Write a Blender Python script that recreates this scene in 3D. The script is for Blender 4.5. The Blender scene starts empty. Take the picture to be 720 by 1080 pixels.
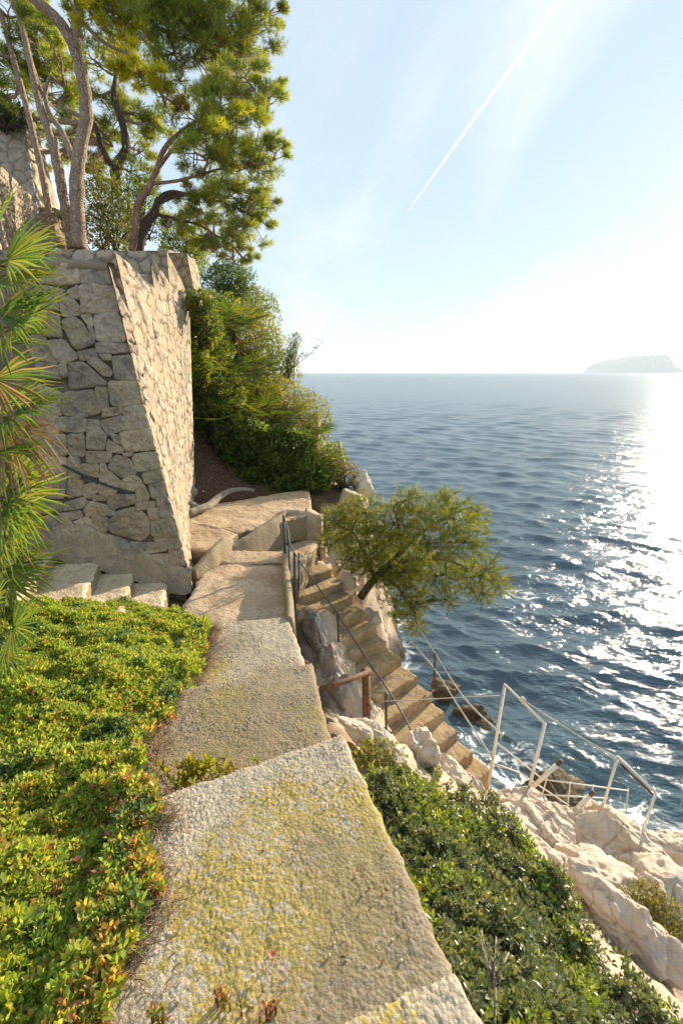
import bpy, math, random
import numpy as np
from mathutils import Vector

rng = np.random.default_rng(11)
random.seed(11)
scene = bpy.context.scene
COL = scene.collection
R = math.radians

# ------------------------------------------------------------------ camera
FPX = 500.0                                   # focal length in pixels of a 1080 px high frame
PITCH = math.atan(147 / FPX)
CP, SP = math.cos(PITCH), math.sin(PITCH)
cam_d = bpy.data.cameras.new('camera')
cam = bpy.data.objects.new('camera', cam_d)
COL.objects.link(cam)
cam_d.sensor_fit = 'VERTICAL'
cam_d.sensor_height = 36
cam_d.lens = FPX / 1080 * 36
cam_d.clip_start = 0.02
cam_d.clip_end = 60000
cam.location = (0, 0, 0)
cam.rotation_euler = (math.pi / 2 - PITCH, 0, 0)
scene.camera = cam

# ------------------------------------------------------------------ light
SUN_AZ, SUN_EL = R(41), R(17)
SUN = Vector((math.sin(SUN_AZ) * math.cos(SUN_EL), math.cos(SUN_AZ) * math.cos(SUN_EL), math.sin(SUN_EL)))
sl = bpy.data.lights.new('sun', 'SUN')
sl.energy = 3.9
sl.angle = R(0.5)
sl.color = (1.0, 0.85, 0.64)
so = bpy.data.objects.new('sun', sl)
so.rotation_euler = SUN.to_track_quat('Z', 'Y').to_euler()
so.location = (20, 30, 20)
COL.objects.link(so)

world = bpy.data.worlds.new('World')
scene.world = world
world.use_nodes = True
wt = world.node_tree
wt.nodes.clear()
def wn(t, **k):
    n = wt.nodes.new(t)
    for a, v in k.items():
        setattr(n, a, v)
    return n
w_out = wn('ShaderNodeOutputWorld')
w_bg = wn('ShaderNodeBackground')
w_bg.inputs[1].default_value = 0.10
sky = wn('ShaderNodeTexSky', sky_type='NISHITA', sun_disc=False)
sky.sun_elevation = SUN_EL
sky.sun_rotation = SUN_AZ
sky.altitude = 0
sky.air_density = 1.0
sky.dust_density = 0.25
sky.ozone_density = 1.0
# thin cirrus: wisps in the sky dome, stretched along one direction
tc = wn('ShaderNodeTexCoord')
sep = wn('ShaderNodeSeparateXYZ')
wt.links.new(tc.outputs['Generated'], sep.inputs[0])
zz = wn('ShaderNodeMath', operation='MAXIMUM'); zz.inputs[1].default_value = 0.0
wt.links.new(sep.outputs[2], zz.inputs[0])
za = wn('ShaderNodeMath', operation='ADD'); za.inputs[1].default_value = 0.18
wt.links.new(zz.outputs[0], za.inputs[0])
dx = wn('ShaderNodeMath', operation='DIVIDE'); dy = wn('ShaderNodeMath', operation='DIVIDE')
wt.links.new(sep.outputs[0], dx.inputs[0]); wt.links.new(za.outputs[0], dx.inputs[1])
wt.links.new(sep.outputs[1], dy.inputs[0]); wt.links.new(za.outputs[0], dy.inputs[1])
cmb = wn('ShaderNodeCombineXYZ')
wt.links.new(dx.outputs[0], cmb.inputs[0]); wt.links.new(dy.outputs[0], cmb.inputs[1])
mp = wn('ShaderNodeMapping')
mp.inputs['Rotation'].default_value = (0, 0, R(12))
mp.inputs['Scale'].default_value = (0.85, 0.20, 1)
mp.inputs['Location'].default_value = (0.35, 0.1, 0)
wt.links.new(cmb.outputs[0], mp.inputs[0])
cn = wn('ShaderNodeTexNoise')
cn.inputs['Scale'].default_value = 1.7; cn.inputs['Detail'].default_value = 7
cn.inputs['Roughness'].default_value = 0.52; cn.inputs['Distortion'].default_value = 0.6
wt.links.new(mp.outputs[0], cn.inputs['Vector'])
cr = wn('ShaderNodeMapRange'); cr.interpolation_type = 'SMOOTHSTEP'
cr.inputs['From Min'].default_value = 0.42; cr.inputs['From Max'].default_value = 0.66
cr.inputs['To Min'].default_value = 0.0; cr.inputs['To Max'].default_value = 0.58
wt.links.new(cn.outputs['Fac'], cr.inputs['Value'])
veil = wn('ShaderNodeMix', data_type='RGBA')          # a high even veil of ice cloud in front of the clear sky
veil.inputs[0].default_value = 0.885
veil.inputs[7].default_value = (2.2, 2.75, 3.3, 1)
wt.links.new(sky.outputs[0], veil.inputs[6])
mx = wn('ShaderNodeMix', data_type='RGBA')            # white wisps
wt.links.new(cr.outputs[0], mx.inputs[0])
wt.links.new(veil.outputs[2], mx.inputs[6])
mx.inputs[7].default_value = (3.85, 3.95, 4.0, 1)
wt.links.new(mx.outputs[2], w_bg.inputs[0])
wt.links.new(w_bg.outputs[0], w_out.inputs[0])

scene.view_settings.view_transform = 'Standard'
scene.view_settings.look = 'None'
scene.view_settings.gamma = 1.0
scene.view_settings.exposure = 1.5
scene.render.engine = 'CYCLES'
scene.cycles.max_bounces = 8
scene.cycles.diffuse_bounces = 4
scene.cycles.glossy_bounces = 3
scene.cycles.transmission_bounces = 4
scene.cycles.transparent_max_bounces = 8
scene.cycles.volume_bounces = 1
scene.cycles.use_denoising = True
scene.cycles.sample_clamp_indirect = 6.0

SEA_Z = -5.6

# ------------------------------------------------------------------ where a sight line of the photo meets a height, a depth
def ray(px, py):
    x = (px - 360) / FPX; u = -(py - 540) / FPX
    return np.array((x, CP + u * SP, u * CP - SP))
def PZ(px, py, z):
    r = ray(px, py); return r * (z / r[2])
def PY(px, py, y):
    r = ray(px, py); return r * (y / r[1])
def V(*a): return np.array(a, dtype=float)
def nrm(v):
    v = np.asarray(v, dtype=float)
    return v / np.maximum(np.linalg.norm(v, axis=-1, keepdims=True), 1e-9)

# ------------------------------------------------------------------ noise in numpy
_perm = np.random.default_rng(3).permutation(256)
_perm = np.concatenate([_perm, _perm, _perm])
_grad = nrm(np.random.default_rng(4).normal(size=(256, 3)))
def perlin(p):
    p = np.asarray(p, dtype=float)
    i = np.floor(p).astype(int); f = p - i; i &= 255
    w = f * f * f * (f * (f * 6 - 15) + 10)
    out = 0
    for a in (0, 1):
        for b in (0, 1):
            for c in (0, 1):
                g = _grad[_perm[_perm[_perm[i[..., 0] + a] + i[..., 1] + b] + i[..., 2] + c]]
                d = (g * (f - np.array((a, b, c)))).sum(-1)
                ww = (w[..., 0] if a else 1 - w[..., 0]) * (w[..., 1] if b else 1 - w[..., 1]) * (w[..., 2] if c else 1 - w[..., 2])
                out = out + d * ww
    return out * 1.5
def fbm(p, oct=4, lac=2.03, gain=0.5):
    p = np.asarray(p, dtype=float); s = 0; a = 1.0
    for k in range(oct):
        s = s + a * perlin(p + 17.3 * k); p = p * lac; a *= gain
    return s
def ridged(p, oct=4):
    p = np.asarray(p, dtype=float); s = 0; a = 1.0
    for k in range(oct):
        s = s + a * (1 - 2 * np.abs(perlin(p + 9.1 * k))); p = p * 2.1; a *= 0.5
    return s
_wj = np.random.default_rng(5).random((256, 256, 2))
_wc = np.random.default_rng(6).random((256, 256))
def worley(x, y):
    """two nearest distances and the id value of the nearest jittered cell point"""
    ix = np.floor(x).astype(int); iy = np.floor(y).astype(int)
    f1 = np.full(x.shape, 9.0); f2 = np.full(x.shape, 9.0); cid = np.zeros(x.shape)
    for a in (-1, 0, 1):
        for b in (-1, 0, 1):
            jx = (ix + a); jy = (iy + b)
            j = _wj[jx & 255, jy & 255]
            d = np.hypot(jx + 0.15 + 0.7 * j[..., 0] - x, jy + 0.15 + 0.7 * j[..., 1] - y)
            near = d < f1
            f2 = np.where(near, f1, np.minimum(f2, d))
            cid = np.where(near, _wc[jx & 255, jy & 255], cid)
            f1 = np.where(near, d, f1)
    return f1, f2, cid
def sstep(a, b, x):
    t = np.clip((x - a) / (b - a), 0, 1); return t * t * (3 - 2 * t)

# ------------------------------------------------------------------ mesh collector
class MB:
    def __init__(self):
        self.v = []; self.f = []; self.c = []; self.n = 0
    def add(self, verts, faces, col=None):
        verts = np.asarray(verts, dtype=float).reshape(-1, 3)
        if not isinstance(faces, (list, tuple)): faces = [faces]
        for f in faces:
            f = np.asarray(f, dtype=np.int64)
            if f.size: self.f.append(f + self.n)
        c = np.ones((len(verts), 4))
        if col is not None: c[:, :3] = col
        self.v.append(verts); self.c.append(c); self.n += len(verts)
    def grid(self, P, col=None, flip=False):
        n, m = P.shape[:2]
        i = np.arange(n * m).reshape(n, m)
        q = np.stack([i[:-1, :-1], i[1:, :-1], i[1:, 1:], i[:-1, 1:]], -1).reshape(-1, 4)
        if flip: q = q[:, ::-1]
        if col is not None and np.ndim(col) == 3: col = col.reshape(-1, 3)
        self.add(P.reshape(-1, 3), q, col)
    def tube(self, pts, rad, sides=7, rough=0.0, col=None, caps=True):
        pts = np.asarray(pts, dtype=float); n = len(pts)
        rad = np.broadcast_to(np.asarray(rad, dtype=float), (n,))
        t = nrm(np.gradient(pts, axis=0))
        ref = V(0, 0, 1) if abs(t[0][2]) < 0.9 else V(1, 0, 0)
        u = nrm(np.cross(t[0], ref)); U = []
        for k in range(n):
            u = nrm(u - t[k] * np.dot(u, t[k])); U.append(u)
        U = np.array(U); W = np.cross(t, U)
        a = np.arange(sides) / sides * 2 * math.pi
        ring = pts[:, None] + rad[:, None, None] * (np.cos(a)[None, :, None] * U[:, None] + np.sin(a)[None, :, None] * W[:, None])
        if rough:
            k = fbm(ring * (0.55 / max(rad.max(), 1e-3)), 3)
            ring = ring + (ring - pts[:, None]) * (k * rough)[..., None]
        i = np.arange(n * sides).reshape(n, sides); j = np.roll(i, -1, axis=1)
        q = np.stack([i[:-1], j[:-1], j[1:], i[1:]], -1).reshape(-1, 4)
        f = [q]
        if caps: f += [i[0][::-1][None], i[-1][None]]
        self.add(ring.reshape(-1, 3), f, col)
    def box(self, a, b, col=None):
        x0, y0, z0 = a; x1, y1, z1 = b
        v = [(x0,y0,z0),(x1,y0,z0),(x1,y1,z0),(x0,y1,z0),(x0,y0,z1),(x1,y0,z1),(x1,y1,z1),(x0,y1,z1)]
        self.add(v, np.array([(0,3,2,1),(4,5,6,7),(0,1,5,4),(1,2,6,5),(2,3,7,6),(3,0,4,7)]), col)
    def build(self, name, m, parent=None, smooth=False):
        me = bpy.data.meshes.new(name)
        v = np.concatenate(self.v); c = np.concatenate(self.c)
        me.vertices.add(len(v)); me.vertices.foreach_set('co', v.astype(np.float32).ravel())
        tot = np.concatenate([np.full(len(f), f.shape[1]) for f in self.f])
        loops = np.concatenate([f.ravel() for f in self.f])
        me.loops.add(len(loops)); me.loops.foreach_set('vertex_index', loops.astype(np.int32))
        me.polygons.add(len(tot))
        st = np.concatenate([[0], np.cumsum(tot)[:-1]])
        me.polygons.foreach_set('loop_start', st.astype(np.int32))
        me.polygons.foreach_set('loop_total', tot.astype(np.int32))
        if smooth: me.polygons.foreach_set('use_smooth', np.ones(len(tot), dtype=bool))
        at = me.attributes.new('Col', 'FLOAT_COLOR', 'POINT')
        at.data.foreach_set('color', c.astype(np.float32).ravel())
        me.update(calc_edges=True); me.validate()
        me.materials.append(m)
        o = bpy.data.objects.new(name, me); COL.objects.link(o)
        if parent is not None:
            o.parent = parent
            o.matrix_parent_inverse = MPI(parent)
        return o
from mathutils import Matrix
def MPI(p):
    return Matrix.Translation(-p.location)
def tag(o, label=None, cat=None, group=None, kind=None):
    if label: o['label'] = label
    if cat: o['category'] = cat
    if group: o['group'] = group
    if kind: o['kind'] = kind
    return o
def thing(name, loc, label, cat, group=None):
    o = bpy.data.objects.new(name, None); COL.objects.link(o)
    o.location = tuple(float(k) for k in loc); o.empty_display_size = 0.1
    return tag(o, label, cat, group)

# ------------------------------------------------------------------ materials
class NT:
    def __init__(self, name):
        self.m = bpy.data.materials.new(name); self.m.use_nodes = True
        self.t = self.m.node_tree; self.t.nodes.clear()
        self.out = self.n('ShaderNodeOutputMaterial')
    def n(self, typ, ins=None, **k):
        n = self.t.nodes.new(typ)
        for a, v in k.items(): setattr(n, a, v)
        for a, v in (ins or {}).items():
            if hasattr(v, 'is_output'): self.t.links.new(v, n.inputs[a])
            else: n.inputs[a].default_value = v
        return n
    def noise(self, vec, scale, detail=4, rough=0.55, dist=0.0):
        return self.n('ShaderNodeTexNoise', {'Vector': vec, 'Scale': scale, 'Detail': detail, 'Roughness': rough, 'Distortion': dist}).outputs['Fac']
    def ramp(self, fac, stops):
        r = self.n('ShaderNodeValToRGB', {'Fac': fac}); e = r.color_ramp.elements
        while len(e) < len(stops): e.new(0.5)
        for k, (p, c) in enumerate(stops):
            e[k].position = p; e[k].color = (*c, 1) if len(c) == 3 else c
        return r.outputs[0]
    def mr(self, v, a, b, c=0.0, d=1.0):
        return self.n('ShaderNodeMapRange', {'Value': v, 'From Min': a, 'From Max': b, 'To Min': c, 'To Max': d}, interpolation_type='SMOOTHSTEP').outputs[0]
    def mix(self, f, a, b, mode='MIX'):
        n = self.n('ShaderNodeMix', data_type='RGBA', blend_type=mode)
        for k, v in ((0, f), (6, a), (7, b)):
            if hasattr(v, 'is_output'): self.t.links.new(v, n.inputs[k])
            else: n.inputs[k].default_value = ((*v, 1) if isinstance(v, tuple) and len(v) == 3 else v)
        return n.outputs[2]
    def math(self, op, a, b=0.0):
        n = self.n('ShaderNodeMath', operation=op)
        for k, v in ((0, a), (1, b)):
            if hasattr(v, 'is_output'): self.t.links.new(v, n.inputs[k])
            else: n.inputs[k].default_value = v
        return n.outputs[0]
    def bump(self, h, strength, dist, normal=None):
        ins = {'Height': h, 'Strength': strength, 'Distance': dist}
        if normal is not None: ins['Normal'] = normal
        return self.n('ShaderNodeBump', ins).outputs[0]
    def done(self, shader):
        self.t.links.new(shader, self.out.inputs[0]); return self.m
    def pos(self): return self.n('ShaderNodeNewGeometry').outputs['Position']
    def col(self): return self.n('ShaderNodeVertexColor', layer_name='Col').outputs[0]

def principled(t, color, rough, normal=None, **k):
    ins = {'Base Color': color if hasattr(color, 'is_output') else (*color, 1), 'Roughness': rough}
    if normal is not None: ins['Normal'] = normal
    b = t.n('ShaderNodeBsdfPrincipled', ins)
    for a, v in k.items(): b.inputs[a].default_value = v
    return b.outputs[0]

def mat_rock(name, c_hi, c_mid, c_lo, scale=1.0, stain=(0.12, 0.10, 0.075), usecol=False, moss=0.0):
    t = NT(name); p = t.pos()
    a = t.noise(p, 1.7 * scale, 6, 0.6, 0.4)
    c = t.ramp(a, [(0.25, c_lo), (0.5, c_mid), (0.72, c_hi)])
    b = t.noise(p, 14 * scale, 6, 0.65)
    c = t.mix(t.mr(b, 0.42, 0.75, 0.0, 0.45), c, c_hi)
    cr = t.n('ShaderNodeTexVoronoi', {'Vector': t.mix(0.45, p, t.n('ShaderNodeTexNoise', {'Vector': p, 'Scale': 3.0 * scale, 'Detail': 6.0}).outputs[1]), 'Scale': 3.2 * scale}, feature='DISTANCE_TO_EDGE').outputs[0]
    c = t.mix(t.math('MULTIPLY', t.mr(cr, 0.0, 0.02, 0.5, 0.0), t.mr(a, 0.45, 0.6)), c, stain)
    g = t.noise(p, 5.5 * scale, 8, 0.7)
    c = t.mix(t.mr(g, 0.60, 0.72, 0.0, 0.5), c, stain)
    w_ = t.noise(p, 2.3 * scale, 7, 0.7, 0.8)
    c = t.mix(t.mr(w_, 0.50, 0.66, 0.0, 0.8), c, tuple(0.62 * (0.7 * sum(c_mid) / 3 + 0.3 * k) for k in c_mid))
    if moss: c = t.mix(t.mr(t.noise(p, 3.1, 6, 0.65), 0.52, 0.68, 0.0, moss), c, (0.23, 0.19, 0.05))
    if usecol: c = t.mix(1.0, c, t.col(), 'MULTIPLY')
    h = t.math('ADD', t.math('MULTIPLY', b, 0.6), t.noise(p, 60 * scale, 5, 0.7))
    h = t.math('ADD', h, t.math('MULTIPLY', t.mr(cr, 0.0, 0.05), 0.5))
    return t.done(principled(t, c, 0.9, t.bump(h, 0.9, 0.016 / scale), **{'Specular IOR Level': 0.2}))

M = {}
M['limestone'] = mat_rock('limestone_cream', (0.73, 0.625, 0.50), (0.63, 0.515, 0.395), (0.47, 0.365, 0.265))
M['rock_grey'] = mat_rock('limestone_grey_pink', (0.55, 0.47, 0.40), (0.44, 0.36, 0.29), (0.27, 0.21, 0.16))
M['rock_wet'] = mat_rock('wet_rock', (0.22, 0.17, 0.10), (0.12, 0.095, 0.06), (0.05, 0.045, 0.03))
M['wall_stone'] = mat_rock('wall_stone', (0.52, 0.435, 0.325), (0.42, 0.345, 0.255), (0.31, 0.25, 0.18), 1.6, (0.15, 0.125, 0.095), True)
M['rubble'] = mat_rock('rubble_masonry', (0.56, 0.46, 0.33), (0.46, 0.37, 0.265), (0.34, 0.265, 0.19), 1.8, (0.20, 0.15, 0.10), True)
M['stair_concrete'] = mat_rock('weathered_stair_concrete', (0.52, 0.38, 0.22), (0.42, 0.295, 0.16), (0.28, 0.19, 0.10), 1.3, (0.10, 0.075, 0.045), False, 0.5)

def mat_terrain():
    t = NT('cliff_and_earth'); p = t.pos()
    a = t.noise(p, 1.7, 6, 0.6, 0.4)
    rock = t.ramp(a, [(0.25, (0.36, 0.27, 0.19)), (0.5, (0.5, 0.39, 0.28)), (0.72, (0.62, 0.50, 0.38))])
    g = t.noise(p, 6, 8, 0.7)
    rock = t.mix(t.mr(g, 0.56, 0.7, 0.0, 0.6), rock, (0.13, 0.1, 0.07))
    earth = t.ramp(t.noise(p, 18, 6, 0.7), [(0.3, (0.05, 0.03, 0.018)), (0.55, (0.10, 0.062, 0.037)), (0.75, (0.22, 0.15, 0.10))])
    sepc = t.n('ShaderNodeSeparateColor', {'Color': t.col()})
    c = t.mix(sepc.outputs[0], earth, rock)
    # dark wet algae band at the waterline
    z = t.n('ShaderNodeSeparateXYZ', {'Vector': p}).outputs[2]
    zz = t.math('ADD', z, t.math('MULTIPLY', t.noise(p, 2.0, 4), 0.5))
    c = t.mix(t.mr(zz, SEA_Z + 0.35, SEA_Z + 0.95, 1.0, 0.0), c, (0.035, 0.03, 0.02))
    h = t.math('ADD', t.math('MULTIPLY', t.noise(p, 9, 8, 0.7), 1.0), t.math('MULTIPLY', t.noise(p, 45, 5, 0.7), 0.4))
    return t.done(principled(t, c, 0.92, t.bump(h, 0.8, 0.03), **{'Specular IOR Level': 0.2}))
M['terrain'] = mat_terrain()

def mat_concrete(name, hi, lo, moss=0.9, speck=0.5, scale=1.0):
    t = NT(name); p = t.pos()
    a = t.noise(p, 3.0, 7, 0.65, 0.3)
    c = t.mix(t.mr(a, 0.35, 0.65), lo, hi)
    v = t.n('ShaderNodeTexVoronoi', {'Vector': p, 'Scale': 75.0 * scale})
    sv = t.n('ShaderNodeSeparateColor', {'Color': v.outputs['Color']})
    c = t.mix(t.math('MULTIPLY', t.mr(v.outputs[0], 0.3, 0.55, 1.0, 0.0), t.mr(sv.outputs[0], 0.35, 0.9, 0.0, speck)), c, (0.60, 0.52, 0.40))
    c = t.mix(t.math('MULTIPLY', t.mr(sv.outputs[1], 0.75, 0.95), 0.4), c, (0.22, 0.17, 0.12))
    n1 = t.noise(p, 2.6, 5, 0.6, 0.5); n2 = t.noise(p, 40, 6, 0.75)
    mo = t.n('ShaderNodeSeparateColor', {'Color': t.col()}).outputs[0]
    mk = t.math('MULTIPLY', t.mr(t.math('ADD', t.math('MULTIPLY', t.math('ADD', n1, t.math('MULTIPLY', t.math('SUBTRACT', n2, 0.5), 1.7)), 0.75), t.math('MULTIPLY', mo, 0.30)), 0.58, 0.645), moss)
    c = t.mix(mk, c, t.mix(t.noise(p, 90, 3), (0.36, 0.27, 0.04), (0.52, 0.41, 0.10)))
    gapb = t.n('ShaderNodeSeparateColor', {'Color': t.col()}).outputs[2]
    c = t.mix(t.math('MULTIPLY', gapb, 0.42), c, (0.14, 0.115, 0.08))
    dirt = t.n('ShaderNodeSeparateColor', {'Color': t.col()}).outputs[1]
    c = t.mix(t.math('MULTIPLY', dirt, t.mr(n2, 0.3, 0.6, 0.35, 0.85)), c, (0.24, 0.19, 0.12))
    dk = t.noise(p, 7, 8, 0.75, 0.8)
    c = t.mix(t.mr(dk, 0.60, 0.75, 0.0, 0.55), c, (0.13, 0.105, 0.075))
    h = t.math('ADD', t.noise(p, 120 * scale, 4, 0.7), t.math('MULTIPLY', v.outputs[0], -0.8))
    return t.done(principled(t, c, 0.95, t.bump(h, 0.8, 0.006), **{'Specular IOR Level': 0.15}))
M['slab'] = mat_concrete('exposed_aggregate_concrete', (0.57, 0.49, 0.375), (0.43, 0.36, 0.265), 0.9, 0.45)
M['slab_brown'] = mat_concrete('brown_aggregate_concrete', (0.42, 0.335, 0.23), (0.29, 0.225, 0.15), 0.85, 0.3)
M['path'] = mat_concrete('smooth_earthy_concrete', (0.50, 0.38, 0.26), (0.38, 0.27, 0.17), 0.15, 0.1, 0.6)
M['render'] = mat_concrete('cream_mortar', (0.62, 0.51, 0.36), (0.50, 0.40, 0.27), 0.1, 0.1, 0.6)
M['greycurb'] = mat_concrete('grey_mortar', (0.36, 0.33, 0.28), (0.26, 0.235, 0.20), 0.05, 0.1, 0.6)

def mat_leaf(name, trans=0.45, rough=0.45, spec=0.35, tint=(1.0, 1.0, 1.0)):
    t = NT(name); c = t.col()
    if tint != (1.0, 1.0, 1.0): c = t.mix(1.0, c, tint, 'MULTIPLY')
    b = principled(t, c, rough, **{'Specular IOR Level': spec})
    tc_ = t.mix(1.0, c, (1.75, 1.6, 0.55), 'MULTIPLY')
    tr = t.n('ShaderNodeBsdfTranslucent', {'Color': tc_}).outputs[0]
    mx_ = t.n('ShaderNodeMixShader', {0: trans, 1: b, 2: tr}).outputs[0]
    return t.done(mx_)
M['leaf'] = mat_leaf('leaf', 0.5)
M['leaf_gloss'] = mat_leaf('glossy_leaf', 0.3, 0.38, 0.45)
M['needle'] = mat_leaf('pine_needles', 0.55, 0.6, 0.2)
M['dry'] = mat_leaf('dry_leaf', 0.25, 0.8, 0.1)

def mat_bark(name, a, b, sc=1.0):
    t = NT(name); p = t.pos()
    st = t.n('ShaderNodeMapping', {'Vector': p, 'Scale': (1, 1, 0.35)}).outputs[0]
    st = t.mix(0.12, st, t.n('ShaderNodeTexNoise', {'Vector': p, 'Scale': 9.0, 'Detail': 5.0}).outputs[1])
    v = t.n('ShaderNodeTexVoronoi', {'Vector': st, 'Scale': 34.0 * sc}, feature='DISTANCE_TO_EDGE').outputs[0]
    c = t.mix(t.noise(p, 9 * sc, 6, 0.65), a, b)
    c = t.mix(t.math('MULTIPLY', t.mr(v, 0.0, 0.10, 0.7, 0.0), t.mr(t.noise(p, 7 * sc, 5, 0.7), 0.4, 0.65)), c, tuple(k * 0.4 for k in a))
    c = t.mix(t.mr(t.noise(p, 22 * sc, 5, 0.7), 0.5, 0.7, 0.0, 0.5), c, tuple(min(1, k * 1.35) for k in b))
    h = t.math('ADD', t.mr(v, 0.0, 0.2), t.math('MULTIPLY', t.noise(p, 60 * sc, 4), 0.4))
    return t.done(principled(t, c, 0.9, t.bump(h, 0.9, 0.015), **{'Specular IOR Level': 0.15}))
M['bark'] = mat_bark('pine_bark', (0.26, 0.18, 0.125), (0.46, 0.35, 0.26))
M['bark_red'] = mat_bark('reddish_bark', (0.22, 0.12, 0.08), (0.36, 0.23, 0.16))
M['bark_dark'] = mat_bark('dark_bark', (0.06, 0.045, 0.035), (0.14, 0.105, 0.08))
M['bark_grey'] = mat_bark('grey_bark', (0.24, 0.20, 0.16), (0.40, 0.35, 0.28))

def mat_metal(name, a, b, lo, hi, rough=0.6, metallic=0.0, sc=14):
    t = NT(name); p = t.pos()
    c = t.mix(t.mr(t.noise(p, sc, 7, 0.7), lo, hi), a, b)
    return t.done(principled(t, c, rough, t.bump(t.noise(p, 90, 4, 0.7), 0.4, 0.003), **{'Metallic': metallic}))
M['white_paint'] = mat_metal('chipped_white_paint', (0.66, 0.62, 0.54), (0.36, 0.20, 0.11), 0.58, 0.70)
M['rust'] = mat_metal('rusty_steel', (0.17, 0.075, 0.035), (0.075, 0.045, 0.03), 0.4, 0.6, 0.85)
M['dark_iron'] = mat_metal('dark_painted_iron', (0.035, 0.045, 0.04), (0.12, 0.065, 0.035), 0.55, 0.7, 0.55)
M['rope'] = mat_metal('white_rope', (0.55, 0.52, 0.46), (0.40, 0.36, 0.30), 0.4, 0.6, 0.9)
M['wire'] = mat_metal('thin_wire', (0.30, 0.28, 0.25), (0.22, 0.18, 0.14), 0.4, 0.6, 0.6)
M['white_stone'] = mat_rock('white_pebble', (0.75, 0.73, 0.70), (0.7, 0.68, 0.65), (0.6, 0.58, 0.55))
M['lamp_white'] = mat_metal('white_plastic', (0.8, 0.8, 0.78), (0.7, 0.7, 0.68), 0.5, 0.8, 0.4)

# ================================================================== SEA
def build_sea():
    cx, cy = 1.0, 3.0
    nr, na = 980, 760
    rr = np.concatenate([np.linspace(0.02, 2.2, 60)[:-1], 2.2 * (11500 / 2.2) ** np.linspace(0, 1, nr - 59)])
    aa = np.linspace(R(-62), R(118), na)       # measured from +y towards +x
    Rr, Aa = np.meshgrid(rr, aa, indexing='ij')
    X = cx + Rr * np.sin(Aa); Y = cy + Rr * np.cos(Aa)
    cell = np.maximum(np.gradient(rr)[:, None] * np.ones_like(X), Rr * (aa[1] - aa[0]))
    Zs = np.zeros_like(X); DX = np.zeros_like(X); DY = np.zeros_like(X)
    lost = np.zeros_like(X)
    g = np.random.default_rng(21)
    wind = R(200)                              # waves travel towards the shore, from the right of the sea
    for k in range(110):
        lam = 0.20 * (3.6 / 0.20) ** (k / 109.0) * g.uniform(0.92, 1.08)
        th = wind + g.normal(0, 0.55)
        d = (math.sin(th), math.cos(th))
        steep = 0.036 * (1.0 if lam < 1.1 else (1.1 / lam) ** 0.65) * g.uniform(0.6, 1.3)
        amp = steep * lam / (2 * math.pi) * 1.35
        ph = g.uniform(0, 6.28)
        fade = sstep(2.2, 4.5, lam / cell)
        arg = 2 * math.pi / lam * (d[0] * X + d[1] * Y) + ph
        grp = 0.65 + 0.35 * np.sin(arg * 0.13 + 1.7 * k + 0.4 * Y / lam * 0.2)
        s = np.sin(arg); c_ = np.cos(arg)
        Zs += amp * fade * s * grp
        DX += d[0] * amp * fade * c_ * grp * 0.9; DY += d[1] * amp * fade * c_ * grp * 0.9
        lost += (1 - fade ** 2) * steep ** 2
    P = np.stack([X + DX, Y + DY, SEA_Z + Zs], -1)
    mb = MB()
    c = np.zeros(P.shape); c[..., 0] = np.sqrt(np.clip(lost, 0, None))
    near = Rr < 14
    gz = ground(X[near], Y[near]); sh = sstep(-7.0, -5.7, gz)
    for (fx, fy, fr) in ((4.9, 11.3, 1.1), (4.2, 10.2, 0.7), (2.3, 6.3, 0.5), (2.7, 5.7, 0.5)):
        sh = np.maximum(sh, 0.8 * np.exp(-((X[near] - fx) ** 2 + (Y[near] - fy) ** 2) / fr ** 2))
    c[..., 1][near] = sh
    mb.grid(P, c, flip=True)
    t = NT('sea_water'); p = t.pos()
    lostv = t.n('ShaderNodeSeparateColor', {'Color': t.col()}).outputs[0]
    rough = t.math('MINIMUM', t.math('ADD', t.math('MULTIPLY', lostv, 0.55), 0.035), 0.24)
    st = t.n('ShaderNodeMapping', {'Vector': p, 'Scale': (0.8, 1.3, 1.0), 'Rotation': (0, 0, R(25))}).outputs[0]
    n1 = t.noise(st, 3.2, 5, 0.6, 0.4)
    n2 = t.noise(st, 0.45, 5, 0.6, 0.3)
    n3 = t.noise(st, 0.14, 6, 0.65, 0.3)
    n4 = t.noise(st, 9.0, 4, 0.6, 0.5)
    n5 = t.noise(st, 1.2, 4, 0.6, 0.4)
    nb = t.bump(n4, 0.4, 0.03)
    nb = t.bump(n1, 0.55, 0.08, nb)
    nb = t.bump(n5, 0.42, 0.2, nb)
    nb = t.bump(n2, 0.22, 0.45, nb)
    nb = t.bump(n3, 0.22, 1.0, nb)
    deep = t.mix(t.mr(t.noise(p, 0.12, 4), 0.35, 0.65), (0.062, 0.100, 0.128), (0.070, 0.118, 0.142))
    foam = t.n('ShaderNodeSeparateColor', {'Color': t.col()}).outputs[1]
    fn = t.noise(t.n('ShaderNodeMapping', {'Vector': p, 'Scale': (1, 1, 1)}).outputs[0], 2.4, 8, 0.72, 1.2)
    ff = t.mr(t.math('ADD', fn, t.math('MULTIPLY', foam, 0.22)), 0.66, 0.80)
    deep = t.mix(ff, deep, (0.75, 0.78, 0.78))
    rough = t.math('ADD', rough, t.math('MULTIPLY', ff, 0.5))
    m = t.done(principled(t, deep, rough, nb, **{'IOR': 1.333}))
    o = mb.build('sea', m, smooth=True)
    tag(o, kind='structure')

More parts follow.
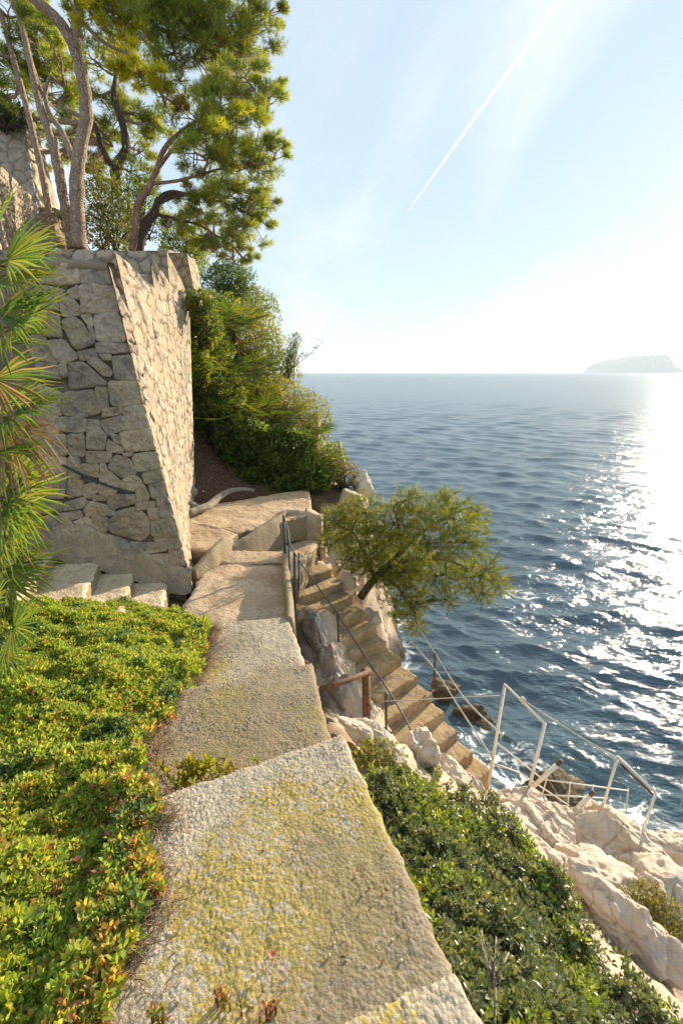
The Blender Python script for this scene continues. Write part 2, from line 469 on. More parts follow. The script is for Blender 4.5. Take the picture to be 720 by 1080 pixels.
# distant headland
def build_headland():
    prof = [(622, 393.2), (626, 391.6), (629, 388.5), (632, 384.5), (637, 382), (641, 380), (647, 379.4), (653, 377), (660, 376.2), (668, 374.5), (676, 374.8), (684, 373.6), (690, 373.4), (692, 377.5), (695, 383), (700, 386.5), (706, 390), (713, 391.8), (722, 393.2)]
    D = 7800.0
    xs = []; hs = []
    for px, py in prof:
        q = PY(px, py, D); xs.append(q[0]); hs.append(max(q[2] - SEA_Z, 0))
    X = np.linspace(xs[0], xs[-1], 220); H = np.interp(X, xs, hs)
    W = np.linspace(-1, 1, 60)
    XX, WW = np.meshgrid(X, W, indexing='ij')
    q = np.stack([XX / 60, WW * 5, WW * 0], -1)
    n = fbm(q, 5)
    f = np.clip(1.6 * (1 - np.abs(WW) ** 2.5), 0, 1)
    Z = H[:, None] * np.clip(f + 0.25 * n, 0, 1.0) * (1 - np.abs(WW) ** 6) + 3 * n * f - 6
    mb = MB(); mb.grid(np.stack([XX, D + 500 * WW, SEA_Z + Z], -1), flip=True)
    tag(mb.build('headland', mat_rock('headland_rock', (0.36, 0.33, 0.30), (0.28, 0.26, 0.23), (0.16, 0.15, 0.13), 0.02)), 'pale hazy rocky headland on the horizon under the bright sky', 'headland', kind='structure')
build_headland()

# contrail, lit by the sun
def build_contrail():
    alt = 2600.0
    a = PZ(640, -70, alt); b = PZ(431, 221, alt)
    n = 60; t = np.linspace(0, 1, n)
    pts = a + (b - a) * t[:, None]
    pts += (fbm(np.stack([t * 20, t * 0, t * 0], -1), 3) * 6)[:, None] * V(1, 0, 0.4)
    rad = np.interp(t, [0, 0.85, 1], [16, 10, 3])
    mb = MB(); mb.tube(pts, rad, 10, 0.25)
    m = NT('contrail_ice'); lw = m.n('ShaderNodeLayerWeight', {'Blend': 0.5}).outputs['Facing']
    a_ = m.mr(lw, 0.1, 0.95, 0.75, 0.0)
    di = m.n('ShaderNodeBsdfDiffuse', {'Color': (0.95, 0.95, 0.95, 1)}).outputs[0]
    tl = m.n('ShaderNodeBsdfTranslucent', {'Color': (0.95, 0.95, 0.95, 1)}).outputs[0]
    dt = m.n('ShaderNodeAddShader', {0: di, 1: tl}).outputs[0]
    tr = m.n('ShaderNodeBsdfTransparent').outputs[0]
    o = mb.build('contrail', m.done(m.n('ShaderNodeMixShader', {0: a_, 1: tr, 2: dt}).outputs[0]), smooth=True)
    tag(o, 'thin white contrail streaking diagonally across the sky', 'contrail')
build_contrail()

# ================================================================== TERRAIN
def ctrl():
    c = []
    def a(x, y, z): c.append((x, y, z))
    def g(px, py, z): c.append(tuple(PZ(px, py, z)))
    # behind and left bank
    a(0, -2.5, -1.9); a(-2.5, -2.5, -1.3); a(-5, -2, -0.6); a(2.6, -2.5, -3.2); a(5, -2.5, -6.4); a(-7, 1, -0.2); a(-7, 5, 0.2)
    a(-0.95, 0.8, -1.84); a(-1.6, 0.9, -1.72); a(-2.6, 1.0, -1.45); a(-1.05, 1.6, -1.88); a(-1.7, 1.7, -1.8); a(-2.8, 1.8, -1.5)
    a(-1.25, 2.5, -2.02); a(-1.9, 2.6, -1.95); a(-2.9, 2.8, -1.7); a(-1.4, 3.5, -2.22); a(-2.2, 3.6, -2.12); a(-3.4, 3.5, -1.75)
    a(-1.7, 4.3, -2.4); a(-2.6, 4.4, -2.3); a(-4, 4.4, -1.8)
    # below the slabs and the path
    a(0, 0.5, -2.1); a(-0.3, 1.5, -2.1); a(-0.6, 2.4, -2.3); a(-0.7, 3.3, -2.45); a(-1, 4.6, -2.65); a(-1, 6, -2.75)
    # upper terrace
    a(-2.2, 7.6, -2.15); a(-1.2, 7.8, -2.25); a(-0.5, 8.0, -2.35); a(-1.8, 8.8, -1.9); a(-0.6, 8.8, -2.1); a(-3, 6, -2.0)
    # under the right bush
    a(0.55, 0.5, -2.15); a(0.62, 0.9, -2.35); a(0.45, 1.5, -2.45); a(0.2, 2.2, -2.5)
    g(480, 900, -2.75); g(560, 880, -3.2); g(600, 960, -3.05); g(600, 1060, -2.8); g(700, 1060, -3.1); a(1.6, 0.6, -3.1); a(2.4, 0.6, -3.9); a(3.4, 0.4, -5.9)
    # rocks
    g(650, 890, -4.4); g(690, 940, -4.1); g(640, 980, -3.75); g(600, 880, -4.2); g(560, 850, -4.35); g(585, 925, -3.75); g(440, 800, -2.95); g(385, 775, -2.55)
    g(480, 840, -3.85); g(715, 990, -3.75); g(720, 1060, -3.4)
    # under the cliff stairs
    for k in range(0, 15, 2):
        p = STAIR_A + (STAIR_B - STAIR_A) * k / 14
        a(p[0] - 0.35, p[1] - 0.27, p[2] - 0.42)
        a(p[0] + 0.10, p[1] + 0.08, p[2] - 0.42)
        a(p[0] + 0.42, p[1] + 0.33, min(p[2] - 1.3, -4.6) if k > 1 else -3.6)
        a(p[0] + 0.80, p[1] + 0.65, -6.0)
    a(0.05, 4.6, -3.4); a(0.35, 3.8, -3.6); a(-0.2, 5.6, -2.95)
    # shore
    g(525, 800, -6.1); g(590, 850, -6.3); g(700, 880, -6.2); a(4.0, 2.5, -6.3); a(3.1, 3.6, -5.2); a(2.9, 3.0, -4.7); a(2.3, 4.2, -5.0)
    a(4.6, 1.0, -6.3); a(3.2, 6, -6.6); a(5, 4.5, -6.8)
    # cliff ridge and its foot
    a(0.15, 8.0, -2.6); a(0.40, 9.0, -2.35); a(0.85, 8.4, -5.0); a(1.5, 9.2, -6.3); a(-0.45, 11, -1.45); a(0.35, 11, -4.5); a(1.2, 11.2, -6.5)
    a(-1.4, 13, -0.55); a(-0.6, 13, -4); a(0.4, 13.2, -6.5); a(-2.2, 14.5, 0.05); a(-1.3, 14.8, -4); a(-0.4, 15, -6.5); a(-3.9, 16, 1.0); a(-2.8, 17, -3); a(-1.8, 18, -6.6)
    a(-5.5, 17, 1.8); a(-4.5, 19, -5); a(-7, 15, 2.4); a(-7, 19, 0)
    a(-2.4, 10, -0.9); a(-1.2, 10, -1.6); a(-2.6, 12, 0.1); a(-4.5, 12, 1.2); a(-4, 9.5, 0.2); a(-6, 9, 1.0); a(3, 12, -7); a(2, 16, -7); a(5, 8, -7)
    return np.array(c)
STAIR_A = V(-0.46, 6.81, -2.50)
STAIR_B = V(1.74, 4.44, -4.45)
CT = ctrl()
def _rbf():
    n = len(CT)
    D = np.linalg.norm(CT[:, None, :2] - CT[None, :, :2], axis=-1)
    A = np.zeros((n + 1, n + 1)); A[:n, :n] = D + np.eye(n) * -0.02; A[:n, n] = 1; A[n, :n] = 1
    return np.linalg.solve(A, np.append(CT[:, 2], 0))
RBW = _rbf()
def ground(x, y):
    x = np.asarray(x, dtype=float); y = np.asarray(y, dtype=float)
    z = np.full(x.shape, RBW[-1])
    for (a, b, _), w in zip(CT, RBW[:-1]):
        z = z + w * np.hypot(x - a, y - b)
    return z
def build_terrain():
    xs = np.arange(-8, 6.0, 0.05); ys = np.arange(-2.6, 19.5, 0.06)
    X, Y = np.meshgrid(xs, ys, indexing='ij')
    Z = ground(X, Y)
    # which ground is bare rock: seaward of a line
    edge = np.interp(Y, [-3, 0, 2, 3.5, 4.2, 5.2, 6.8, 8, 9, 11, 13, 16, 20], [1.5, 0.9, 0.15, -0.15, -0.3, -0.5, -0.6, -0.3, 0.1, -0.75, -1.7, -4.1, -6])
    q = np.stack([X, Y, Z], -1)
    rock = sstep(-0.1, 0.25, X - edge + 0.25 * fbm(q * 1.3, 3))
    gy, gx = np.gradient(Z, 0.06, axis=1), np.gradient(Z, 0.05, axis=0)
    nn = nrm(np.stack([-gx, -gy, np.ones_like(Z)], -1))
    d = 0.10 * ridged(q * 1.1, 5) * rock + (1 - rock) * 0.035 * fbm(q * 3, 4)
    P = q + nn * (d - 0.08 * rock)[..., None]
    mb = MB(); c = np.zeros(P.shape); c[..., 0] = rock; mb.grid(P, c)
    tag(mb.build('cliff_ground', M['terrain'], smooth=True), kind='structure')
build_terrain()
build_sea()

# ================================================================== FOREGROUND SLAB STEPS
def quadgrid(c00, c10, c11, c01, nu, nv):
    u = np.linspace(0, 1, nu)[:, None, None]; v = np.linspace(0, 1, nv)[None, :, None]
    c00, c10, c11, c01 = (np.asarray(k, dtype=float)[None, None] for k in (c00, c10, c11, c01))
    return c00 * (1 - u) * (1 - v) + c10 * u * (1 - v) + c11 * u * v + c01 * (1 - u) * v
def slab(name, corners, z, thick, mat, parent, res=0.005, peb=0.0042, rim=None, seed=0.0, rough=0.0045, edge=0.012, pebsize=0.011, mossat=(), dirtat=(), rnd=0.016):
    """a cast slab: displaced top sheet with ragged edges and skirts; corners run (u0v0, u1v0, u1v1, u0v1), counter-clockwise from above"""
    c = [V(p[0], p[1], p[2] if len(p) > 2 else z) for p in corners]
    nu = max(6, int(np.linalg.norm(c[1] - c[0]) / res)); nv = max(6, int(np.linalg.norm(c[3] - c[0]) / res))
    P = quadgrid(*c, nu, nv)
    u = np.linspace(0, 1, nu)[:, None] * np.ones((1, nv)); v = np.ones((nu, 1)) * np.linspace(0, 1, nv)[None]
    lu, lv = np.linalg.norm(c[1] - c[0]), np.linalg.norm(c[3] - c[0])
    b = np.minimum(np.minimum(u, 1 - u) * lu, np.minimum(v, 1 - v) * lv)       # distance to the border
    q = P + seed
    off = np.stack([fbm(q * 11, 4), fbm(q * 11 + 40, 4), 0 * u], -1) * edge
    P = P + off * np.exp(-b / 0.03)[..., None]
    h = rough * fbm(q * 4, 3) + 0.5 * rough * fbm(q * 22, 3)
    f1, f2, cid = worley(q[..., 0] / pebsize, q[..., 1] / pebsize)
    amp = peb * (0.4 + 0.9 * sstep(-0.25, 0.35, fbm(q * 5 + 9, 3)))
    if rim is not None: amp = amp + 0.004 * np.exp(-((1 - v) * lv / rim))
    h = h + amp * (1 - f1) * (0.4 + cid)
    h = h - 1.375 * rnd * np.exp(-b / rnd)
    P[..., 2] += h
    mk = np.zeros(P.shape)
    for (mx_, my_, mr_) in mossat:
        mk[..., 0] += np.exp(-((P[..., 0] - mx_) ** 2 + (P[..., 1] - my_) ** 2) / mr_ ** 2)
    if pebsize < 0.02: mk[..., 2] = sstep(0.25, 0.75, f1 + 0.25 * cid)
    for (mx_, my_, mr_) in dirtat:
        mk[..., 1] += np.exp(-((P[..., 0] - mx_) ** 2 + (P[..., 1] - my_) ** 2) / mr_ ** 2)
    mb = MB(); mb.grid(P, np.clip(mk, 0, 1))
    # skirts
    for e in (P[:, 0], P[-1, :], P[::-1, -1], P[0, ::-1]):
        k = np.linspace(0, 1, 8)[:, None, None]
        S = e[None] * np.ones((8, 1, 1)); S = S - V(0, 0, thick) * k
        S[1:, :, :2] += 0.012 * np.stack([fbm(S[1:] * 9, 3), fbm(S[1:] * 9 + 30, 3)], -1)
        mb.grid(S, flip=True)
    return mb.build(name, mat, parent, smooth=True)
gs = thing('garden_stairs', (-0.3, 2.0, -2.3), 'wide shallow concrete steps with exposed gravel and yellow moss descending in the foreground', 'stairs')
slab('step', [(-0.5, 0.35), (0.52, 0.40), (0.297, 0.865), (-0.60, 0.535)], -1.51, 0.45, M['slab'], gs, rim=0.05, seed=1.7, mossat=((0.05, 0.72, 0.12),))
slab('step', [(-0.74, 0.50), (0.50, 0.50), (0.005, 1.965), (-0.85, 1.56)], -1.72, 0.45, M['slab'], gs, rim=0.06, seed=3.1, mossat=((-0.18, 1.50, 0.30), (-0.05, 1.2, 0.28), (-0.42, 1.2, 0.25), (-0.30, 0.85, 0.22), (0.1, 1.55, 0.15)), dirtat=((0.17, 1.22, 0.22), (0.25, 0.95, 0.2), (0.08, 0.95, 0.18), (-0.15, 0.75, 0.15), (-0.1, 1.35, 0.12)))
slab('step', [(-1.25, 1.25), (0.05, 1.60), (-0.205, 2.83), (-1.05, 2.52)], -1.90, 0.45, M['slab_brown'], gs, rim=0.02, seed=5.3, mossat=((-0.6, 2.0, 0.35), (-0.15, 2.3, 0.2), (-0.7, 2.4, 0.2)), dirtat=((-0.3, 2.2, 0.4), (-0.7, 2.2, 0.35)))
slab('step', [(-1.30, 2.25), (-0.10, 2.50), (-0.475, 3.78), (-1.35, 3.60)], -2.07, 0.45, M['slab'], gs, rim=0.02, seed=8.9, mossat=((-0.95, 2.95, 0.25), (-0.4, 2.75, 0.2)), dirtat=((-0.5, 2.95, 0.2), (-0.9, 3.3, 0.2)))

# ================================================================== PATH, LANDING, UPPER TERRACE
def path_piece(name, corners, thick=0.3, mat='path', res=0.02, seed=0.0, label=None):
    o = slab(name, corners, 0, thick, M[mat], None, res=res, peb=0.001, seed=seed, rough=0.012, edge=0.02, pebsize=0.05)
    return tag(o, label, kind='structure')
path_piece('path', [(-1.55, 3.4, -2.25), (-0.40, 3.5, -2.25), (-0.70, 5.45, -2.27), (-1.62, 5.35, -2.22)], seed=2.0)
path_piece('path', [(-1.60, 5.30, -2.20), (-0.70, 5.40, -2.22), (-0.72, 5.75, -2.22), (-1.45, 5.70, -2.18)], 0.32, seed=4.0)
path_piece('landing', [(-1.40, 5.60, -2.49), (-0.55, 5.55, -2.49), (-0.35, 6.95, -2.49), (-1.10, 7.00, -2.49)], seed=6.0)
path_piece('landing', [(-2.75, 6.6, -1.98), (-1.42, 6.05, -2.06), (-0.45, 7.05, -2.10), (-0.60, 8.6, -2.06)], 0.35, seed=7.0)
path_piece('landing', [(-2.55, 5.6, -2.06), (-1.55, 5.45, -2.12), (-1.40, 6.07, -2.07), (-2.70, 6.7, -1.99)], 0.25, seed=9.0)

def strip_wall(name, path, top, bot, w0, w1, mat, label, cat, seed=0.0, res=0.03, amp=0.012):
    """a low curved wall: plan polyline, heights along it, width at top and foot"""
    path = np.asarray(path, dtype=float); s = np.concatenate([[0], np.cumsum(np.linalg.norm(np.diff(path[:, :2], axis=0), axis=1))])
    n = max(8, int(s[-1] / res)); q = np.linspace(0, s[-1], n)
    x = np.interp(q, s, path[:, 0]); y = np.interp(q, s, path[:, 1]); zt = np.interp(q, s, top); zb = np.interp(q, s, bot)
    for _ in range(int(n / 10) + 1):
        for a in (x, y, zt): a[1:-1] = (a[:-2] + 2 * a[1:-1] + a[2:]) / 4
    t = nrm(np.stack([np.gradient(x), np.gradient(y)], -1)); nx, ny = t[:, 1], -t[:, 0]     # right of travel
    prof = [(-1, 0), (-1, 0.35), (-1, 0.7), (-1, 0.93), (-0.8, 1), (-0.3, 1.01), (0.3, 1.01), (0.8, 1), (1, 0.93), (1, 0.7), (1, 0.35), (1, 0)]
    rows = []
    for sd, h in prof:
        w = (w0 + (w1 - w0) * (1 - h)) / 2 * sd
        rows.append(np.stack([x + nx * w, y + ny * w, zb + (zt - zb) * h], -1))
    P = np.stack(rows, 1)
    P = P + amp * np.stack([fbm(P * 6 + seed, 3), fbm(P * 6 + 30 + seed, 3), fbm(P * 6 + 60 + seed, 3)], -1)
    mb = MB(); mb.grid(P, flip=False)
    i = np.arange(len(prof)); mb.add(P[0], i[None]); mb.add(P[-1], i[::-1][None])
    return tag(mb.build(name, mat, None, smooth=True), label, cat)
strip_wall('parapet_wall', [(-0.71, 5.62), (-0.62, 4.9), (-0.475, 3.95), (-0.46, 3.72)], [-2.10, -2.08, -2.05, -2.05], [-3.0] * 4, 0.07, 0.16, M['render'],
           'thin cream parapet wall along the path beside the dark railing', 'wall', 1)
strip_wall('kerb_wall', [(-1.45, 5.72), (-1.25, 5.95), (-0.98, 6.5), (-0.86, 6.95)], [-2.15, -2.08, -2.02, -2.04], [-2.6] * 4, 0.09, 0.16, M['greycurb'],
           'curved grey mortar kerb wall holding back the upper landing', 'wall', 5)
strip_wall('kerb_wall', [(-1.68, 4.98), (-1.55, 5.25), (-1.48, 5.60), (-1.44, 5.80)], [-2.14, -2.02, -1.99, -2.04], [-2.5] * 4, 0.07, 0.20, M['render'],
           'cream mortar kerb wall flaring out from the tall stone wall corner', 'wall', 7)
strip_wall('retaining_wall', [(-0.90, 6.98), (-0.60, 7.05), (-0.30, 7.02)], [-2.03, -2.03, -2.10], [-2.7] * 3, 0.16, 0.2, M['rubble'],
           'short brown masonry wall at the head of the cliff stairs', 'wall', 11, amp=0.03)

# ================================================================== CLIFF STAIRS
def build_cliff_stairs():
    st = thing('cliff_stairs', tuple(STAIR_B), 'worn ochre concrete stairs dropping steeply along the cliff to the sea', 'stairs')
    n = 15
    run = (STAIR_B - STAIR_A) / (n - 1); wd = V(0.79, 0.61, 0)
    g = np.random.default_rng(8)
    for k in range(n):
        nose = STAIR_A + run * k
        w = 0.86 + 0.08 * math.sin(k * 1.3)
        jr = V(*(g.normal(0, 0.018, 2)), 0)
        back = nose - run * 1.35; back[2] = nose[2]
        tw = wd * 1.0 + V(*(g.normal(0, 0.03, 2)), 0)
        a = nose - tw * w + jr; b = nose + jr; c = back + V(0.02, 0.02, 0) + jr; d = back - wd * w
        o = slab('step', [a, b, c, d], nose[2], 0.42, M['stair_concrete'], st, res=0.013, peb=0.002, seed=k * 3.3, rough=0.007, edge=0.016, pebsize=0.03, rnd=0.009)
    return st
build_cliff_stairs()

# rough mortar-and-rock edge along the seaward side of the stairs
def lump_chain(name, pts, rad, mat, label, cat, sub=4, seed=0, parent=None, squash=(1, 1, 1)):
    mb = MB()
    g = np.random.default_rng(seed)
    for p, r in zip(pts, rad):
        rock_into(mb, p, np.array(squash) * r * g.uniform(0.85, 1.15, 3), g.uniform(0, 6.28), g.integers(1000), sub)
    return tag(mb.build(name, mat, parent, smooth=True), label, cat)
import bmesh
_ico = {}
def ico(sub):
    if sub not in _ico:
        bm = bmesh.new(); bmesh.ops.create_icosphere(bm, subdivisions=sub, radius=1)
        _ico[sub] = (np.array([v.co[:] for v in bm.verts]), np.array([[v.index for v in f.verts] for f in bm.faces])); bm.free()
    return _ico[sub]
def rotz(v, a):
    c, s = math.cos(a), math.sin(a)
    return np.stack([v[..., 0] * c - v[..., 1] * s, v[..., 0] * s + v[..., 1] * c, v[..., 2]], -1)
def rock_into(mb, p, size, yaw, seed, sub=5, tilt=0.0, cuts=16, rough=1.0, col=None):
    v, f = ico(sub); v = v.copy(); g = np.random.default_rng(int(seed))
    nd = nrm(g.normal(size=(cuts, 3)))
    for k in range(cuts):
        dd = g.uniform(0.50, 0.86)
        over = np.maximum(0, v @ nd[k] - dd); v = v - over[:, None] * nd[k] * 0.95
    w = v * 1.25 + seed * 1.37
    v = v * (1 + rough * (0.10 * fbm(w, 4) + 0.07 * (ridged(w * 1.4 + 5, 4) - 0.6)))[:, None]
    v = v * np.asarray(size)
    if tilt:
        c, s = math.cos(tilt), math.sin(tilt)
        v = np.stack([v[:, 0] * c + v[:, 2] * s, v[:, 1], -v[:, 0] * s + v[:, 2] * c], -1)
    v = rotz(v, yaw)
    q = v + np.asarray(p)
    q = q + nrm(v) * (rough * (0.012 * fbm(q * 14, 3) + 0.026 * (ridged(q * 5, 4) - 0.7) - 0.045 * np.exp(-np.abs(perlin(q * 2.6 + seed)) / 0.035) - 0.02 * np.exp(-np.abs(perlin(q * 6.1 + seed)) / 0.05)) * min(1.0, 3.2 * float(np.mean(size))))[:, None]
    mb.add(q, f, col)
def edge_rocks():
    g = np.random.default_rng(31)
    n = 5
    for k in range(n):
        t = (k + 0.2) / n * 0.4
        p = STAIR_A + (STAIR_B - STAIR_A) * t + V(0.15, 0.12, -0.22) + V(*g.normal(0, 0.03, 3))
        r = g.uniform(0.10, 0.16)
        mb = MB(); rock_into(mb, p, (r * 0.8, r * 1.15, r * 1.3), 0.7, 300 + k, 4)
        tag(mb.build('edge_rock', M['limestone'], smooth=True), 'jagged pale rock lump along the seaward edge of the cliff stairs', 'rock', 'rocks edging the cliff stairs')
edge_rocks()

# ================================================================== BOULDERS
def boulder(px, py, z, size, yaw, seed, label, mat='limestone', tilt=0.0, name='boulder', sub=6, cuts=17, dz=0.0, group=None):
    p = PZ(px, py, z) - V(0, 0, dz)
    mb = MB(); rock_into(mb, p, size, yaw, seed, sub, tilt, cuts)
    return tag(mb.build(name, M[mat], smooth=True), label, 'rock', group)
B = boulder
B(390, 778, -2.42, (0.30, 0.13, 0.15), -0.75, 2, 'low white rock tucked against the slab corner above the rusty post')
B(443, 800, -2.95, (0.17, 0.30, 0.36), 0.2, 3, 'tall pointed pale rock between the stairs and the leafy shrub')
B(425, 822, -2.85, (0.22, 0.18, 0.18), 0.6, 4, 'squat pale rock below the pointed rock at the shrub edge')
B(466, 832, -3.25, (0.20, 0.22, 0.26), 0.3, 5, 'rounded pinkish rock touching the top of the leafy shrub')
B(490, 838, -3.55, (0.15, 0.22, 0.30), 0.4, 6, 'narrow upright pinkish rock beside the lowest stairs')
B(545, 858, -3.95, (0.42, 0.26, 0.24), -0.7, 7, 'broad cream rock at the foot of the white handrail frame')
B(575, 880, -3.85, (0.40, 0.22, 0.22), -0.9, 8, 'long cream ledge rock running down from the handrail foot')
B(618, 888, -4.05, (0.34, 0.30, 0.30), -0.5, 9, 'orange tinted block of rock under the rusty diagonal pipe')
B(672, 905, -4.05, (0.52, 0.28, 0.30), -0.85, 10, 'large cracked cream boulder sloping to the water below the second frame')
B(632, 868, -4.25, (0.26, 0.2, 0.2), -0.3, 19, 'small orange topped rock at the base of the second white frame')
B(585, 925, -3.45, (0.34, 0.16, 0.18), -0.9, 11, 'low cream rock along the lower edge of the shrub')
B(657, 975, -3.35, (0.44, 0.20, 0.22), -0.98, 12, 'long tapering pale boulder pointing down past the dry tuft')
B(608, 930, -3.55, (0.26, 0.18, 0.17), -0.6, 13, 'small rounded cream rock above the long tapering boulder')
B(640, 935, -3.75, (0.5, 0.3, 0.2), -0.8, 14, 'flat pale rock shelf in the middle of the boulders')
B(706, 958, -3.75, (0.34, 0.34, 0.24), -0.4, 15, 'white rock bulging beside the dry yellow tuft')
B(600, 985, -3.15, (0.28, 0.14, 0.14), -0.9, 16, 'pale rock half hidden under the lower shrub leaves')
B(530, 865, -3.75, (0.30, 0.18, 0.2), -0.6, 17, 'cream rock just above the shrub crest under the frame')
B(720, 905, -4.5, (0.4, 0.3, 0.3), -0.4, 18, 'cream boulder falling away to the pool ladder rail')
B(560, 895, -3.75, (0.16, 0.13, 0.14), -0.4, 101, 'small cream rock wedged between the shrub crest and the long ledge')
B(600, 908, -3.75, (0.20, 0.13, 0.15), -0.8, 102, 'angular pale rock below the orange tinted block')
B(630, 912, -3.95, (0.18, 0.14, 0.14), -0.5, 103, 'small pale rock under the large cracked boulder')
B(680, 925, -3.95, (0.22, 0.15, 0.15), -0.7, 104, 'pale rock at the lower edge of the large cracked boulder')
B(622, 955, -3.4, (0.20, 0.12, 0.13), -1.0, 105, 'slim pale rock lying along the upper side of the tapering boulder')
B(700, 930, -4.0, (0.24, 0.18, 0.18), -0.6, 106, 'rounded pale rock at the right edge above the white bulging rock')
B(515, 850, -3.85, (0.18, 0.14, 0.16), -0.5, 107, 'pale rock between the shrub and the last cliff stair')
B(585, 862, -4.1, (0.18, 0.14, 0.14), -0.6, 108, 'cream rock at the foot of the white diagonal pipe')
# tall rock face between the upper slabs and the cliff stairs
def rock_face():
    mb = MB()
    for (px, py, y, s, sd, yw) in [(338, 672, 4.95, (0.17, 0.40, 0.42), 41, 0.55), (352, 705, 4.45, (0.17, 0.36, 0.42), 42, 0.5), (366, 745, 3.95, (0.17, 0.36, 0.45), 43, 0.45), (372, 790, 3.5, (0.2, 0.34, 0.4), 44, 0.4)]:
        p = PY(px, py, y); p = p - V(0.02, 0, 0.16)
        rock_into(mb, p, s, yw, sd, 5, 0.0, 9)
    tag(mb.build('rock_outcrop', M['rock_grey'], smooth=True), 'tall grey pink rock outcrop rising between the slabs and the cliff stairs', 'rock')
rock_face()
# rocks awash
B(497, 752, -5.62, (0.34, 0.22, 0.20), -0.3, 21, 'dark wet rock awash just below the white ropes', 'rock_wet')
B(515, 766, -5.64, (0.26, 0.2, 0.14), 0.3, 22, 'small dark rock awash beside the first white frame', 'rock_wet')
B(470, 728, -5.5, (0.3, 0.25, 0.22), 0.3, 23, 'black rock in the water against the cliff stairs', 'rock_wet')
B(585, 838, -5.5, (0.5, 0.3, 0.25), 0.3, 24, 'dark shore rock behind the rusty pipes at the waterline', 'rock_wet')
# stones at the foot of the tall wall
for k, (px, py, z, s) in enumerate([(207, 508, -1.95, 0.13), (198, 522, -1.95, 0.15), (212, 521, -2.0, 0.10), (203, 535, -2.0, 0.12), (214, 494, -1.85, 0.09)]):
    B(px, py, z, (s * 1.3, s, s), k, 50 + k, 'loose grey stone at the foot of the tall wall by the dark soil', 'rock_grey', name='loose_stone', sub=4, group='loose stones at the wall foot')
for k, (px, py) in enumerate([(699, 1013), (704, 1026)]):
    B(px, py, -3.45, (0.05, 0.07, 0.03), k + 0.4, 60 + k, 'flat white stone lying in the soil below the dry tuft', 'white_stone', name='white_stone', sub=3, group='white stones below the dry tuft')
# gnarled root lying on the upper landing
def build_root():
    pts = [PZ(px, py, z) for px, py, z in [(198, 541, -1.93), (210, 537, -1.92), (221, 533, -1.92), (231, 524, -1.90), (243, 518, -1.90), (258, 516, -1.92), (268, 518, -1.96)]]
    mb = MB(); mb.tube(smooth_path(pts, 30), np.interp(np.linspace(0, 1, 30), [0, 0.5, 1], [0.06, 0.055, 0.03]), 9, 0.25)
    tag(mb.build('fallen_branch', M['bark_grey'], smooth=True), 'gnarled grey branch lying on the upper landing beside the wall', 'branch')
def smooth_path(pts, n):
    """Catmull-Rom through points"""
    p = np.asarray(pts, dtype=float); p = np.vstack([2 * p[0] - p[1], p, 2 * p[-1] - p[-2]])
    s = np.linspace(0, len(p) - 3 - 1e-6, n); i = s.astype(int); t = (s - i)[:, None]
    a, b, c, d = p[i], p[i + 1], p[i + 2], p[i + 3]
    return 0.5 * (2 * b + (c - a) * t + (2 * a - 5 * b + 4 * c - d) * t * t + (3 * b - a - 3 * c + d) * t ** 3)
build_root()

# ================================================================== TALL STONE WALL
C0 = V(-1.62, 4.78, -2.42); T0 = PY(112, 278, 5.25)
AX = V(math.cos(R(13)), math.sin(R(13)), 0)
FN = nrm(np.cross(AX, T0 - C0))        # faces -y and up
if FN[1] > 0: FN = -FN
def foot_y(x, z): return C0[1] - (FN[0] * (x - C0[0]) + FN[2] * (z - C0[2])) / FN[1]
def on_front(px, py):
    r = ray(px, py); return r * (np.dot(FN, C0) / np.dot(FN, r))
S3 = [[(68,108),(225,105),(232,182),(70,176)],[(238,106),(330,104),(350,180),(245,182)],[(235,186),(352,182),(370,285),(245,292)],[(186,210),(228,188),(235,235),(205,232)],
[(155,232),(200,228),(250,290),(170,305)],[(83,180),(175,203),(150,228),(85,230)],[(85,233),(148,232),(152,278),(88,280)],[(240,302),(275,296),(285,335),(270,340)],[(285,294),(370,290),(395,395),(300,400)],
[(162,315),(225,308),(295,400),(215,432)],[(265,345),(282,345),(298,390),(285,385)],[(90,290),(155,300),(165,380),(95,370)],[(298,405),(410,402),(415,440),(302,443)],[(105,400),(170,388),(228,455),(165,485)],
[(225,438),(290,425),(300,455),(240,472)],[(308,448),(345,446),(352,465),(325,468)],[(262,475),(300,458),(355,510),(345,528),(320,525)],[(358,458),(420,450),(435,545),(368,540)],[(190,480),(250,478),(340,560),(196,576)],
[(155,488),(180,484),(188,525),(165,530)],[(65,470),(150,490),(160,540),(70,530)],[(5,108),(64,110),(66,176),(5,176)],[(5,180),(78,182),(80,270),(5,270)],[(5,276),(85,290),(90,370),(5,360)],[(5,370),(98,378),(150,480),(60,465)]]
